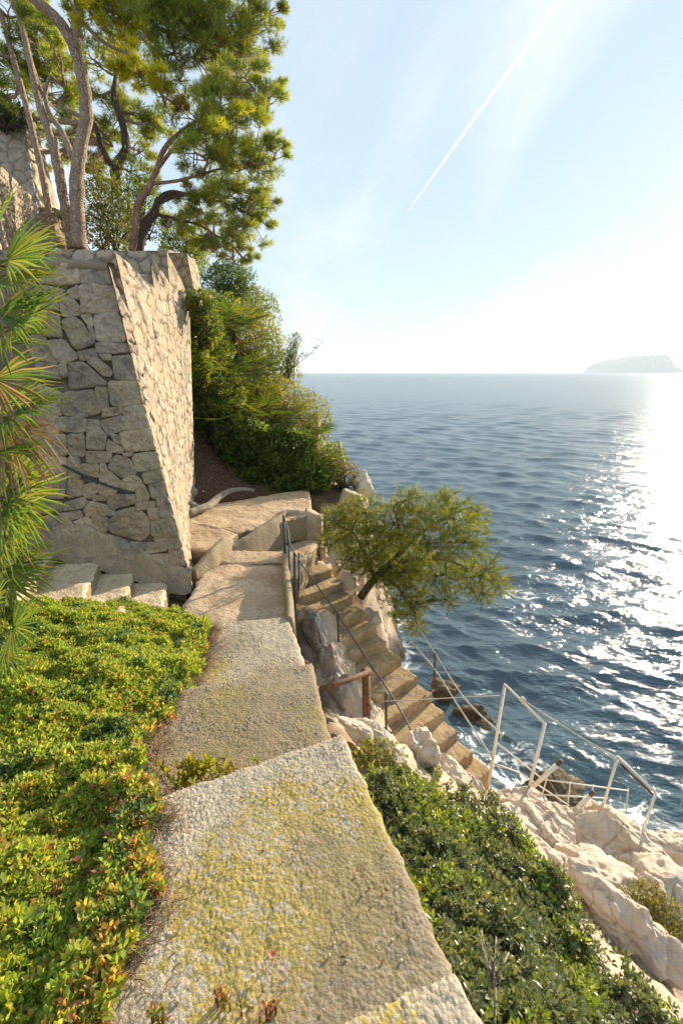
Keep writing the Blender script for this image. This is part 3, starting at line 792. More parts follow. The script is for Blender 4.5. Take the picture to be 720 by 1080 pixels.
S4 = [[(303,15),(400,10),(435,100),(380,116),(318,110)],[(243,38),(298,40),(300,120),(262,120)],[(110,60),(235,45),(270,135),(180,165),(105,145)],[(275,125),(355,118),(358,148),(280,160)],[(362,112),(455,110),(475,205),(370,215)],
[(95,160),(210,168),(208,225),(95,220)],[(265,180),(355,155),(370,210),(300,235)],[(220,172),(258,176),(262,205),(220,200)],[(215,205),(262,208),(290,240),(280,295),(210,290)],[(350,225),(478,208),(495,295),(375,305),(355,270)],
[(310,232),(345,240),(348,270),(325,262)],[(300,255),(365,295),(350,312),(295,302)],[(130,235),(195,232),(200,325),(135,320)],[(210,305),(310,308),(308,350),(212,352)],[(330,318),(390,340),(415,395),(360,415),(300,372)],
[(400,320),(495,305),(518,375),(420,390)],[(365,312),(395,310),(392,322),(370,325)],[(180,360),(258,358),(260,415),(190,400)],[(268,360),(285,360),(300,390),(270,395)],[(265,400),(310,392),(345,430),(325,490),(260,480)],
[(350,430),(400,405),(440,430),(400,475),(345,455)],[(445,395),(525,380),(540,430),(455,442)],[(470,445),(545,430),(555,495),(485,500)],[(415,470),(440,435),(470,490),(460,515),(420,510)],[(195,450),(245,440),(258,470),(225,500),(195,490)],
[(235,490),(300,488),(298,510),(240,512)],[(300,492),(400,482),(415,520),(320,548),(300,530)],[(200,550),(225,515),(320,540),(325,575),(210,578)],[(418,520),(490,515),(492,545),(420,552)],[(500,505),(560,500),(578,580),(515,583)],
[(465,550),(500,545),(510,585),(475,590)],[(300,600),(340,560),(410,540),(465,580),(470,650),(430,680),(305,640)],[(475,590),(590,583),(600,660),(485,662)],[(230,580),(298,585),(285,650),(235,640)],[(160,600),(210,580),(228,600),(215,635),(170,620)],
[(95,565),(180,555),(190,580),(120,600)],[(395,685),(450,690),(450,715),(400,712)],[(460,690),(540,690),(542,720),(460,735)],[(545,670),(605,655),(612,708),(552,715)],[(555,720),(625,715),(634,780),(560,780)],
[(480,740),(550,735),(552,780),(490,770)],[(495,665),(550,660),(545,685),(500,685)],[(300,655),(380,680),(330,690)],[(120,520),(190,500),(210,520),(190,545),(110,555)],[(5,20),(100,60),(98,150),(5,140)],[(5,150),(88,160),(88,225),(5,220)],
[(5,232),(122,235),(130,320),(5,320)],[(5,330),(120,330),(125,400),(5,400)],[(130,330),(175,335),(180,420),(130,415)],[(5,410),(120,410),(115,500),(5,500)],[(130,425),(190,430),(190,490),(125,500)],[(5,510),(100,515),(100,560),(5,570)],[(5,580),(90,575),(150,605),(160,640),(5,640)],
[(-150,20),(-5,20),(-5,140),(-150,140)],[(-150,150),(-5,150),(-5,320),(-150,320)],[(-150,330),(-5,330),(-5,500),(-150,500)],[(-150,510),(-5,510),(-5,640),(-150,640)]]
def chaikin(p, k=2, q=0.16):
    for _ in range(k):
        n = np.roll(p, -1, axis=0)
        p = np.stack([p * (1 - q) + n * q, p * q + n * (1 - q)], 1).reshape(-1, 2)
    return p
def resample(p, n):
    c = np.vstack([p, p[:1]]); s = np.concatenate([[0], np.cumsum(np.linalg.norm(np.diff(c, axis=0), axis=1))])
    t = np.linspace(0, s[-1], n, endpoint=False)
    return np.stack([np.interp(t, s, c[:, 0]), np.interp(t, s, c[:, 1])], -1)
def stone_into(mb, poly2, to3, nrmv, seed, out=0.03, gap=0.006, deep=0.09, dens=0.014, tone=None):
    """one rough-hewn stone: rounded outline rings bulging out of the wall face"""
    g = np.random.default_rng(int(seed))
    p = np.asarray(poly2, dtype=float); c = p.mean(0)
    size = np.linalg.norm(p - c, axis=1).mean()
    p = c + (p - c) * (1 - gap / size)
    p = chaikin(p, 2, 0.07 + 0.07 * g.random())
    per = np.linalg.norm(np.diff(np.vstack([p, p[:1]]), axis=0), axis=1).sum()
    n = int(np.clip(per / dens, 24, 120)); p = resample(p, n)
    rel = p - c
    rel = rel * (1 + 0.05 * fbm(np.stack([p[:, 0] * 9 + seed, p[:, 1] * 9, p[:, 0] * 0], -1), 3))[:, None]
    rings = [(1.0, -deep), (1.0, -0.01), (0.992, 0.35 * out), (0.97, 0.75 * out), (0.93, 0.95 * out)] + [(s, out) for s in np.linspace(0.8, 0.06, max(4, int(size / dens)))]
    lean = g.normal(0, 0.14, 2)
    V3 = []; 
    for s, h in rings:
        q = c + rel * s
        hh = np.full(n, h, dtype=float)
        w = np.stack([q[:, 0] * 5 + seed * 3.1, q[:, 1] * 5, np.full(n, seed * 1.7)], -1)
        k = np.clip((1 - s) * 7, 0, 1)
        if h > 0:
            hh += (rel * s) @ lean * 0.35 + k * (0.024 * fbm(w, 4) + 0.016 * ridged(w * 2.3, 4) - 0.010) + 0.009 * fbm(w * 5, 3)
        V3.append(to3(q) + nrmv * hh[:, None])
    V3 = np.array(V3); m = len(rings)
    i = np.arange(m * n).reshape(m, n); j = np.roll(i, -1, axis=1)
    q = np.stack([i[:-1], j[:-1], j[1:], i[1:]], -1).reshape(-1, 4)
    ctr = V3[-1].mean(0)
    tri = np.stack([i[-1], j[-1], np.full(n, m * n)], -1)
    tn = tone if tone is not None else g.uniform(0.78, 1.08) * np.array((1.0, g.uniform(0.95, 1.0), g.uniform(0.90, 1.0)))
    mb.add(np.vstack([V3.reshape(-1, 3), ctr[None]]), [q, tri], tn)
wall = thing('stone_wall', (C0[0], C0[1], C0[2]), 'tall battered dry stone retaining wall with stepped top, sunlit on its sea side', 'wall')
AY = nrm(np.cross(FN, AX)); AY = AY if AY[2] > 0 else -AY
def front2(p3): return np.array([np.dot(p3 - C0, AX), np.dot(p3 - C0, AY)])
def front3(q): return C0 + q[:, :1] * AX + q[:, 1:] * AY
mbf = MB()
k = 0
hh = front2(T0)
for S, (ox, oy), sc in ((S3, (20, 250), 3.6), (S4, (40, 400), 4.0)):
    for poly in S:
        q = [front2(on_front(ox + a / sc, oy + b / sc)) for a, b in poly]
        q = np.array(q)
        ar = 0.5 * (q[:, 0] * np.roll(q[:, 1], -1) - np.roll(q[:, 0], -1) * q[:, 1]).sum()
        if ar < 0: q = q[::-1]
        ex = q[:, 1] / hh[1] * hh[0]
        q[:, 0] = np.where(q[:, 0] > ex - 0.10, ex + 0.004, q[:, 0])
        stone_into(mbf, q, front3, FN, k + 1, out=0.024, gap=-0.020); k += 1
# the rest of the front face, left of the photo's frame
g_ = np.random.default_rng(12)
xl_ = front2(on_front(3, 450))[0] - 0.05
y_ = -0.2
while y_ < hh[1] - 0.1:
    h_ = min(g_.uniform(0.22, 0.42), hh[1] - 0.03 - y_); x_ = xl_ + 0.12 * (y_ / hh[1]) - g_.uniform(0, 0.05)
    while x_ > -4.2:
        w_ = g_.uniform(0.25, 0.6)
        q = np.array([(x_ - w_, y_), (x_, y_), (x_, y_ + h_), (x_ - w_, y_ + h_)]) + g_.normal(0, 0.02, (4, 2))
        stone_into(mbf, q, front3, FN, 500 + k, out=0.024, gap=-0.004, dens=0.03); k += 1; x_ -= w_ + 0.01
    y_ += h_ + 0.01
# dark bedding behind the stones, recessed
Hf = np.linalg.norm(T0 - C0)
hh = front2(T0)
bed = MB()
q = np.array([(-4.6, -0.4), (0.0 - 0.03, -0.4), (hh[0] - 0.03, hh[1] - 0.02), (-4.6, hh[1] - 0.02)])
b3 = front3(q) - FN * 0.035
bed.add(b3, np.array([[0, 1, 2, 3]]))
bed.build('mortar_bed', mat_rock('dark_joint', (0.30, 0.245, 0.18), (0.24, 0.195, 0.14), (0.16, 0.13, 0.095)), wall)
mbf.build('front_face', M['wall_stone'], wall, smooth=True)
# coping on top of the front face
cp = MB()
def cop_grid():
    x = np.linspace(-5.0, T0[0] + 0.03, 180); pr = [(-0.02, -0.07), (-0.045, -0.06), (-0.05, -0.02), (-0.03, 0.012), (0.02, 0.02), (0.2, 0.02), (0.42, 0.015)]
    P = np.array([[(xx, T0[1] + (xx - T0[0]) * AX[1] / AX[0] + a, T0[2] + b) for a, b in pr] for xx in x])
    P += 0.014 * np.stack([0 * P[..., 0], fbm(P * 5, 3), fbm(P * 5 + 20, 3)], -1)
    cp.grid(P, flip=False)
cop_grid()
cp.build('coping', M['greycurb'], wall, smooth=True)

# sea-side face: coursed rubble on a warped surface, with a top stepping up in teeth
BOT = [C0, V(-1.95, 5.75, -2.25), V(-2.25, 6.7, -2.1), V(-2.50, 7.7, -2.0), V(-2.52, 8.3, -1.9)]
def bot_at(s): return np.array([np.interp(s, [0, 1.02, 2.02, 3.05, 3.65], [b[k] for b in BOT]) for k in range(3)])
def bot_y(y): return np.array([np.interp(y, [b[1] for b in BOT], [b[k] for b in BOT]) for k in range(3)])
def top_foot(top):
    return bot_y(C0[1] + (top[1] - T0[1]) / (8.0 - T0[1]) * (7.9 - C0[1]))
def face_grid(t0, b0, t1, b1, res=0.018):
    """piece of the sea-side face between two slanted edges, each from its top to its foot"""
    n = max(6, int(np.linalg.norm(t1 - t0) / res)); m = int(3.5 / res)
    f = np.linspace(0, 1, n)[:, None, None]; h = np.linspace(-0.07, 1, m)[None, :, None]
    top = t0 + (t1 - t0) * f; bot = b0 + (b1 - b0) * f
    return bot + (top - bot) * h
def edge_at(top, py):
    """the point of a tooth's slanted edge that the photo shows at the height py"""
    b = top_foot(top)
    for t in np.linspace(0, 0.6, 400):
        p = top + (b - top) * t
        d = p[1] * CP - p[2] * SP
        if 540 - FPX * (p[1] * SP + p[2] * CP) / d >= py: return p
    return p
def rubble(P, out, cu=0.24, cv=0.15, amp=0.020, seed=0.0):
    """press a pattern of irregular, almost flush stones into a face grid"""
    u = P[..., 1] - 0.3 * P[..., 0]; v = P[..., 2]
    w = np.stack([u * 3.3, v * 3.3, u * 0 + seed], -1)
    uu = u / cu + 0.5 * fbm(w, 3) + seed; vv = v / cv + 0.5 * fbm(w + 31, 3)
    f1, f2, cid = worley(uu, vv)
    e = sstep(0.02, 0.16, f2 - f1)
    pit = sstep(0.15, 0.5, fbm(P * 9 + 5, 2)) * (1 - e)
    h = amp * (e - 0.6) + 0.022 * (cid - 0.5) * e - 0.035 * pit + 0.012 * fbm(P * 11, 4)
    c = np.ones(P.shape) * (0.52 + 0.36 * e + 0.26 * (cid - 0.3) * e - 0.25 * pit)[..., None]
    c[..., 2] *= 0.94 + 0.08 * cid
    n_, m_ = P.shape[:2]
    r_ = sstep(-1, 5, np.minimum(np.arange(n_), np.arange(n_)[::-1]))[:, None] * sstep(-1, 4, np.arange(m_)[::-1])[None]
    return P + np.asarray(out) * (h * r_)[..., None], c
def riser(mbx, top, w, depth, seed):
    """shaded stepped riser of the wall top, facing -y, its right edge on the battered side face"""
    b = bot_y(C0[1] + (top[1] - T0[1]) / (8.0 - T0[1]) * (7.9 - C0[1]))
    m = max(6, int(depth / 0.018)); n = max(6, int(w / 0.02))
    t = np.linspace(0, depth / (top[2] - b[2]), m)[::-1]
    E = top + (b - top) * t[:, None]
    P = E[None] + np.linspace(-w, 0, n)[:, None, None] * V(1, 0, 0)
    X, Zz = P[..., 0], P[..., 2]
    uu = X / 0.22 + seed; vv = Zz / 0.15 + 0.4 * fbm(np.stack([X * 3, Zz * 3, X * 0 + seed], -1), 2)
    f1, f2, cid = worley(uu, vv); e = sstep(0.03, 0.2, f2 - f1)
    P[..., 1] -= 0.03 * (e - 0.5) + 0.02 * (cid - 0.5) * e + 0.01 * fbm(P * 12, 3)
    c = np.ones(P.shape) * (0.58 + 0.38 * e + 0.15 * (cid - 0.5))[..., None]
    mbx.grid(P, c, flip=False)
mbr = MB(); mbk = MB()
OUT = nrm(V(0.95, -0.12, 0.12))
T0e = PY(112, 278, 5.25)
K2, K3, K4 = PY(121, 264, 5.43), PY(157, 265, 6.39), PY(176, 265, 7.05)
K5 = PY(200, 314, 7.98)
TIERS = [(T0e, C0, edge_at(K2, 330), top_foot(K2)), (K2, top_foot(K2), edge_at(K3, 304), top_foot(K3)), (K3, top_foot(K3), edge_at(K4, 298), top_foot(K4)), (K4, top_foot(K4), K5, top_foot(K5))]
for k, (a, a0, b, b0) in enumerate(TIERS):
    F_ = face_grid(a, a0, b, b0)
    if k == 0:
        F_[0] += FN * 0.035 + OUT * 0.012
        jit = np.floor(F_[0][:, 2] / 0.31 + 0.5 * np.sin(F_[0][:, 2] * 3)); jv = 0.028 * np.sin(jit * 12.9) + 0.010 * fbm(F_[0] * 9, 3)
        F_[:3] += (FN * 0.6 + OUT * 0.8) * jv[None, :, None]
    F_[..., 2] += 0.022 * fbm(F_ * 5, 3) * sstep(0.85, 1.0, np.linspace(0, 1, F_.shape[1]))[None]
    P, c = rubble(F_, OUT)
    mbr.grid(P, c)
    t = P[:, -1]
    Tn = np.stack([t, t + V(-0.25, 0, 0.0), t + V(-0.5, 0, 0.0), t + V(-2.6, 0, 0.02)], 1)
    Tn[:, 1:, 2] += 0.012 * fbm(Tn[:, 1:] * 6, 3)
    mbr.grid(Tn, np.ones(Tn.shape) * 0.95)
    if k: riser(mbk, a, (3.2, 2.0, 1.5)[k - 1], (0.9, 0.7, 0.7)[k - 1], k * 7.7)
mbr.build('side_face', M['rubble'], wall, smooth=True)
mbk.build('stepped_riser', M['wall_stone'], wall, smooth=True)
# end pier
mp_ = MB()
def pier():
    n, m = 24, 44
    y = 7.95
    tl, tr, br = PY(160, 266, y), PY(197, 267, y), PY(208, 322, y - 0.10)
    bl = V(tl[0], y - 0.08, br[2])
    F = quadgrid(bl, br, tr, tl, n, m)
    uu, vv = F[..., 0] / 0.17 + 3, F[..., 2] / 0.14
    f1, f2, cid = worley(uu, vv); e = sstep(0.03, 0.25, f2 - f1)
    F[..., 1] -= 0.03 * (e - 0.5)
    mp_.grid(F, np.ones(F.shape) * (0.6 + 0.35 * e)[..., None])
    G = quadgrid(br, br + V(-0.15, 1.0, -0.1), tr + V(-0.1, 0.9, 0), tr, 40, 40)
    G, c = rubble(G, (1, 0, 0)); mp_.grid(G, c)
    Tn = quadgrid(tl, tr, tr + V(-0.1, 0.9, 0), tl + V(0, 0.9, 0), 10, 10); mp_.grid(Tn)
    Un = quadgrid(bl, bl + V(0, 0.9, -0.1), br + V(-0.15, 1.0, -0.1), br, 6, 6); mp_.grid(Un)
pier()
mp_.build('end_pier', M['rubble'], wall, smooth=True)

# terrace earth behind the wall top
def terrace():
    xs = np.linspace(-9, -2.8, 90); ys = np.linspace(5.55, 13, 90)
    X, Y = np.meshgrid(xs, ys, indexing='ij')
    Z = 1.02 + 0.10 * (Y - 5.5) + 0.12 * np.maximum(0, -X - 3.5) + 0.05 * fbm(np.stack([X, Y, X * 0], -1) * 1.5, 4)
    Z -= 4 * sstep(-2.75, -2.5, X) * sstep(8.2, 8.8, Y) + 2.5 * sstep(9.5, 12, Y) * sstep(-4, -2.6, X)
    mb = MB(); mb.grid(np.stack([X, Y, Z], -1)); tag(mb.build('terrace_ground', M['terrain'], smooth=True), kind='structure')
terrace()
def small_bits():
    mb = MB(); p = PY(62, 266.5, 5.3)
    rock_into(mb, p + V(0, 0, 0.01), (0.05, 0.05, 0.045), 0, 70, 3)
    tag(mb.build('white_stone', M['white_stone'], smooth=True), 'small white stone sitting on the coping of the tall wall', 'stone')
    a = on_front(68, 490) + FN * 0.05; b = on_front(141, 520) + FN * 0.05
    mb = MB(); mb.tube(np.array([a + (b - a) * t - V(0, 0, 0.03 * math.sin(3.14 * t)) for t in np.linspace(0, 1, 14)]), 0.012, 6)
    tag(mb.build('cable', M['dark_iron']), 'black cable hanging diagonally across the tall stone wall', 'cable')
    mb = MB(); rock_into(mb, V(-2.75, 8.6, 1.55), (0.42, 0.3, 0.55), 0.3, 77, 4)
    tag(mb.build('boulder', M['limestone'], smooth=True), 'sunlit cone of pale rock on the terrace behind the wall teeth', 'rock')
small_bits()

# upper walls and stone stairs at the top left
def upper_walls():
    def face(mb, a, b, c, d, seed, cu=0.22, cv=0.16, res=0.025, amp=0.016, dark=0.85):
        a, b, c, d = (np.asarray(k, dtype=float) for k in (a, b, c, d))
        n = max(6, int(np.linalg.norm(b - a) / res)); m = max(6, int(np.linalg.norm(d - a) / res))
        P = quadgrid(a, b, c, d, n, m); nn = nrm(np.cross(b - a, d - a))
        u = np.linspace(0, np.linalg.norm(b - a), n)[:, None] * np.ones((1, m)); v = np.linspace(0, np.linalg.norm(d - a), m)[None] * np.ones((n, 1))
        w = np.stack([u * 2, v * 2, u * 0 + seed], -1)
        f1, f2, cid = worley(u / cu + 0.4 * fbm(w, 2) + seed, v / cv + 0.4 * fbm(w + 9, 2)); e = sstep(0.02, 0.2, f2 - f1)
        P = P + nn * (amp * (e - 0.7) + 0.012 * (cid - 0.5) + 0.008 * fbm(P * 9, 3))[..., None]
        mb.grid(P, np.ones(P.shape) * (0.62 + 0.40 * e + 0.14 * (cid - .5))[..., None])
    # wall a: shaded front with a sunlit battered end
    th = thing('upper_wall', (-5.2, 8.4, 1.2), 'tall upper masonry wall with a sunlit battered end behind the pine trunks', 'wall')
    y = 8.6
    tl = PY(-90, 122, y); tr = PY(25, 124, y); br = PY(49.5, 285, y - 0.8); bl = PY(-60, 285, y - 0.8)
    mb = MB(); face(mb, bl, br, tr, tl, 2.0); mb.build('front_face', M['wall_stone'], th, smooth=True)
    mb = MB()
    face(mb, br, PY(78, 285, y + 0.3), PY(37, 124, y + 1.0), tr, 5.0)
    mb.build('end_face', M['rubble'], th, smooth=True)
    # wall b: lower sunlit sloping side wall of the stairs
    th = thing('stair_side_wall', (-4.9, 6.6, 1.2), 'sunlit sloping masonry side wall beside the upper stone stairs', 'wall')
    mb = MB()
    face(mb, PY(2, 285, 6.0), PY(16, 262, 7.0), PY(39, 212, 8.2), PY(-10, 165, 6.4), 8.0)
    face(mb, PY(-60, 285, 5.9), PY(2, 285, 6.0), PY(-10, 165, 6.4), PY(-60, 120, 6.4), 9.0)
    mb.build('wall_face', M['rubble'], th, smooth=True)
    # stone stairs
    st = thing('stone_stairs', (-4.4, 7.2, 1.2), 'shaded rough stone stairs climbing behind the pine trunks', 'stairs')
    for k in range(9):
        f = k / 8
        y0 = 6.7 + 1.5 * f
        a = PY(17 + 22 * f, 262 - 45 * f, y0); b = PY(57 + 1 * f, 262 - 45 * f, y0)
        slab('step', [a, b, b + V(0, 0.42, 0), a + V(0, 0.42, 0)], a[2], 0.25, M['render'], st, res=0.03, peb=0.002, seed=k * 1.9, rough=0.02, edge=0.04, pebsize=0.08, rnd=0.012)
upper_walls()

# small steps at the foot of the tall wall
def foot_steps():
    st = thing('wall_steps', (-2.2, 4.5, -2.3), 'cream rendered steps climbing left along the foot of the tall stone wall', 'stairs')
    e = nrm(V(-0.31, 0.95, 0))
    W = [(176, 606, -2.18), (143, 592, -2.05), (110, 580, -1.91), (66, 569, -1.77), (10, 560, -1.64)]
    pts = [PZ(px, py, z) for px, py, z in W]
    for _ in range(4): pts = [p + e * ((foot_y(p[0], p[2]) + 0.05 - p[1]) / e[1]) for p in pts]          # all risers start at the wall foot
    for k, p in enumerate(pts[:-1] ):
        z = W[k][2]; q = pts[k + 1]; L = 1.25
        a, b = V(q[0], q[1], z) - e * L - V(0.05, 0, 0), V(p[0], p[1], z) - e * L
        c, d = V(p[0], p[1], z), V(q[0], q[1], z) - V(0.05, 0, 0)
        slab('step', [a, b, c, d], z, 0.4, M['render'], st, res=0.02, peb=0.001, seed=k * 2.1, rough=0.014, edge=0.02, pebsize=0.05)
    # mortar fillet where the steps meet the wall
    mb = MB()
    px = np.linspace(-40, 202, 260)
    py = np.interp(px, [-40, 40, 95, 115, 146, 162, 185, 207], [540, 548, 556, 566, 576, 588, 598, 602])
    py = py + 3.0 * fbm(np.stack([px / 22, 0 * px, 0 * px], -1), 3)
    rows = []
    for dy, o in ((-4, -0.05), (-1, 0.024), (3, 0.026), (8, 0.028), (14, 0.03), (22, 0.03), (30, 0.03), (40, 0.03)):
        k_ = np.interp(px, [60, 160, 207], [1.0, 0.9, 0.55])
        rows.append(np.array([on_front(a_, b_ + dy * c_) + FN * o for a_, b_, c_ in zip(px, py, k_)]))
    P = np.stack(rows, 1); P += 0.009 * np.stack([fbm(P * 4, 3), fbm(P * 4 + 9, 3), fbm(P * 4 + 19, 3)], -1)
    P += FN * (0.014 * fbm(P * 11, 4) + 0.010 * ridged(P * 5, 3))[..., None]
    mb.grid(P, np.ones(P.shape) * 0.88, flip=True); mb.build('mortar_fillet', M['wall_stone'], st, smooth=True)
foot_steps()

# ================================================================== FOLIAGE TOOLS
def frame(d, u):
    d = nrm(d); s = np.cross(d, u); s = nrm(s); return d, s, np.cross(s, d)
def leaves(mb, p, d, up, L, W, col, curl=0.15, fold=0.25):
    """obovate leaves with a midrib fold, 8 points each"""
    d, s, n = frame(d, up)
    L = np.asarray(L)[:, None]; W = np.asarray(W)[:, None]; N = len(p)
    def pt(t, w): return p + d * (t * L) + s * (w * W) + n * (-curl * t * t * L + fold * abs(w) * W)
    v = np.stack([pt(0, 0), pt(0.35, -0.36), pt(0.35, 0), pt(0.35, 0.36), pt(0.72, -0.42), pt(0.74, 0), pt(0.72, 0.42), pt(1, 0)], 1)
    i = (np.arange(N) * 8)[:, None]
    tri = np.concatenate([i + np.array([[0, 2, 1]]), i + np.array([[0, 3, 2]]), i + np.array([[4, 5, 7]]), i + np.array([[5, 6, 7]])])
    qd = np.concatenate([i + np.array([[1, 2, 5, 4]]), i + np.array([[2, 3, 6, 5]])])
    mb.add(v.reshape(-1, 3), [tri, qd], np.repeat(col, 8, axis=0))
def leaves4(mb, p, d, up, L, W, col):
    """cheap diamond leaves"""
    d, s, n = frame(d, up)
    L = np.asarray(L)[:, None]; W = np.asarray(W)[:, None]; N = len(p)
    v = np.stack([p, p + d * 0.5 * L - s * 0.5 * W + n * 0.12 * W, p + d * L, p + d * 0.5 * L + s * 0.5 * W + n * 0.12 * W], 1)
    i = (np.arange(N) * 4)[:, None]
    mb.add(v.reshape(-1, 3), i + np.array([[0, 3, 2, 1]]), np.repeat(col, 4, axis=0))
def needles(mb, p, ax, n, L, W, spread, col, g):
    """tufts of n needles round an axis"""
    N = len(p)
    P = np.repeat(p, n, axis=0); A = np.repeat(nrm(ax), n, axis=0)
    d = nrm(A + spread * nrm(g.normal(size=(N * n, 3))))
    s = nrm(np.cross(d, g.normal(size=(N * n, 3))))
    ln = np.repeat(np.broadcast_to(L, (N,)), n) * g.uniform(0.7, 1.15, N * n)
    off = A * (g.uniform(-0.5, 0.3, N * n) * ln)[:, None]
    w = W * 0.5
    v = np.stack([P + off - s * w, P + off + s * w, P + off + d * ln[:, None]], 1)
    i = (np.arange(N * n) * 3)[:, None]
    mb.add(v.reshape(-1, 3), i + np.array([[0, 1, 2]]), np.repeat(np.repeat(col, n, axis=0), 3, axis=0))
def palette(g, n, cols, jit=0.15):
    c = np.asarray(cols)[g.integers(len(cols), size=n)]
    return np.clip(c * g.uniform(1 - jit, 1 + jit, (n, 1)) * g.uniform(0.93, 1.07, (n, 3)), 0.002, 1)
def rosettes(mb, p, ax, k, L, W, cols, g, open_=(0.5, 1.2), lfun=leaves, jit=0.2):
    """shoots: k leaves spiralling round each axis"""
    N = len(p); ax = nrm(ax)
    ref = np.where(np.abs(ax[:, 2:3]) < 0.9, V(0, 0, 1), V(1, 0, 0))
    u = nrm(np.cross(ax, ref)); w = np.cross(ax, u)
    ph0 = g.uniform(0, 6.28, N)
    sz = g.uniform(0.75, 1.25, N)
    for j in range(k):
        ph = ph0 + j * 2.4
        op = open_[0] + (open_[1] - open_[0]) * (k - 1 - j) / max(1, k - 1) + g.normal(0, 0.15, N)
        rad = np.cos(ph)[:, None] * u + np.sin(ph)[:, None] * w
        d = ax * np.cos(op)[:, None] + rad * np.sin(op)[:, None]
        l = L * sz * g.uniform(0.75, 1.15, N)
        pp = p + ax * (j * 0.25 * L / k * 1.2)[..., None] if np.ndim(j) else p + ax * (j * 0.5 * L / k)
        c = cols * g.uniform(1 - jit, 1 + jit, (N, 1))
        lfun(mb, pp, d, ax + 0.001, l, l * W * g.uniform(0.85, 1.15, N), c)
def up_rand(g, n, k=0.5, bias=(0, 0, 1)):
    return nrm(np.asarray(bias) + k * g.normal(size=(n, 3)))

# ================================================================== GROUND COVER ON THE LEFT BANK
def bank_top(x, y):
    z = ground(x, y)
    q = np.stack([x, y, x * 0], -1)
    return z + 0.17 + 0.10 * fbm(q * 1.6 + 3, 3) + 0.06 * fbm(q * 6, 2)
def bank_edge(y):
    return np.interp(y, [0.3, 0.85, 1.15, 1.5, 1.65, 1.9, 2.4, 2.9, 3.3, 3.7, 4.0, 4.15], [-0.68, -0.68, -0.64, -0.75, -0.84, -0.98, -0.98, -1.00, -1.06, -1.10, -1.30, -1.52])
def in_bank(x, y, m=0.0):
    far = np.interp(x, [-4, -2.6, -2.0, -1.5, -1.2], [4.1, 4.05, 4.1, 4.1, 3.95])
    return (x < bank_edge(y) - m) & (y < far) & (y > 0.2) & (x > -3.6)
def build_ground_cover():
    g = np.random.default_rng(77)
    n = 120000
    # denser close to the camera
    y = 0.3 + 3.9 * g.random(n) ** 1.25; x = -0.55 - 3.0 * g.random(n)
    e = bank_edge(y); q = np.stack([x, y, x * 0], -1)
    keep = in_bank(x - 0.06 * fbm(q * 7, 2) , y)
    # bare gaps with dry twigs
    gap = fbm(q * 2.2 + 11, 3) + 0.55 * np.exp(-np.abs(x - e) / 0.10) - 0.3
    keep &= gap < g.uniform(0.15, 0.6, n)
    x, y = x[keep], y[keep]; q = q[keep]; n = len(x)
    z = bank_top(x, y) - 0.05 * g.random(n) ** 2
    z = np.where(x > np.interp(y, [0.5, 1.56, 1.6, 2.5, 3.6], [-0.76, -0.87, -1.1, -1.08, -1.3]), np.maximum(z, slab_z(y) + 0.015 + 0.05 * g.random(n)), z)
    p = np.stack([x, y, z], -1)
    t1 = fbm(q * 1.1 + 50, 3); t2 = fbm(q * 3.3 + 80, 3)
    green = palette(g, n, [(0.24, 0.33, 0.06), (0.28, 0.35, 0.065), (0.20, 0.29, 0.06)])
    yell = palette(g, n, [(0.31, 0.35, 0.06), (0.36, 0.37, 0.07), (0.27, 0.33, 0.055)])
    rust = palette(g, n, [(0.42, 0.28, 0.10), (0.40, 0.31, 0.09), (0.36, 0.19, 0.11)])
    blue = palette(g, n, [(0.10, 0.18, 0.09), (0.12, 0.18, 0.07)])
    ed = np.exp(-(bank_edge(y) - x) / 0.22)
    r = g.random(n)
    c = np.where((r < 0.45 + 0.5 * t1)[:, None], yell, green)
    c = np.where((g.random(n) < 0.02 + 0.40 * ed * (y < 2.6) + 0.14 * np.maximum(t2, 0))[:, None], rust, c)
    c = np.where(((t2 < -0.3) & (g.random(n) < 0.6))[:, None], blue, c)
    mb = MB()
    ax = up_rand(g, n, 0.38, (0.10, 0.02, 1))
    near = y < 2.3
    s = np.interp(y, [0.6, 1.4, 2.6, 4], [0.036, 0.033, 0.029, 0.026]) * g.uniform(0.7, 1.3, n)
    for m, k in ((near, 7), (~near, 5)):
        rosettes_v(mb, p[m], ax[m], k, s[m], 0.44, c[m], g)
    o = mb.build('ground_cover', M['leaf'])
    tag(o, kind='stuff')
    # dry twigs along the edge of the slabs
    mb = MB()
    for k in range(4200):
        if k % 3 == 0:
            yy = g.uniform(0.5, 4.0); xx = bank_edge(yy) - g.exponential(0.35)
        else:
            yy = g.choice([g.uniform(0.75, 1.62), g.uniform(1.6, 2.5), g.uniform(2.8, 3.6)]); xx = bank_edge(yy) + g.normal(-0.02, 0.045)
        if k % 3 and perlin(V(xx * 4, yy * 4, 3.3)[None])[0] < g.uniform(-0.25, 0.25): continue
        a = V(xx, yy, 0); th = g.uniform(0, 6.28); ln = g.uniform(0.04, 0.13)
        b = a + ln * V(math.cos(th), math.sin(th), 0); md = (a + b) / 2 + V(g.normal(0, 0.02), g.normal(0, 0.02), 0)
        pts = np.array([a, md, b])
        base = np.maximum(bank_top(pts[:, 0], pts[:, 1]) - 0.06, np.where(pts[:, 0] > bank_edge(pts[:, 1]) - 0.05, slab_z(pts[:, 1]) + 0.005, -9))
        pts[:, 2] = base + np.array([0.0, g.uniform(0.0, 0.05), g.uniform(0, 0.03)])
        cc = palette(g, 1, [(0.34, 0.25, 0.16), (0.45, 0.34, 0.22), (0.22, 0.15, 0.10)])[0]
        mb.tube(smooth_path(pts, 5), np.linspace(0.0017, 0.0008, 5), 3, col=cc, caps=False)
    tag(mb.build('dry_twigs', M['dry']), kind='stuff')
def slab_z(y):
    return np.where(y < 0.6, -1.55, np.where(y < 1.62, -1.72, np.where(y < 2.55, -1.90, np.where(y < 3.6, -2.07, -2.25))))
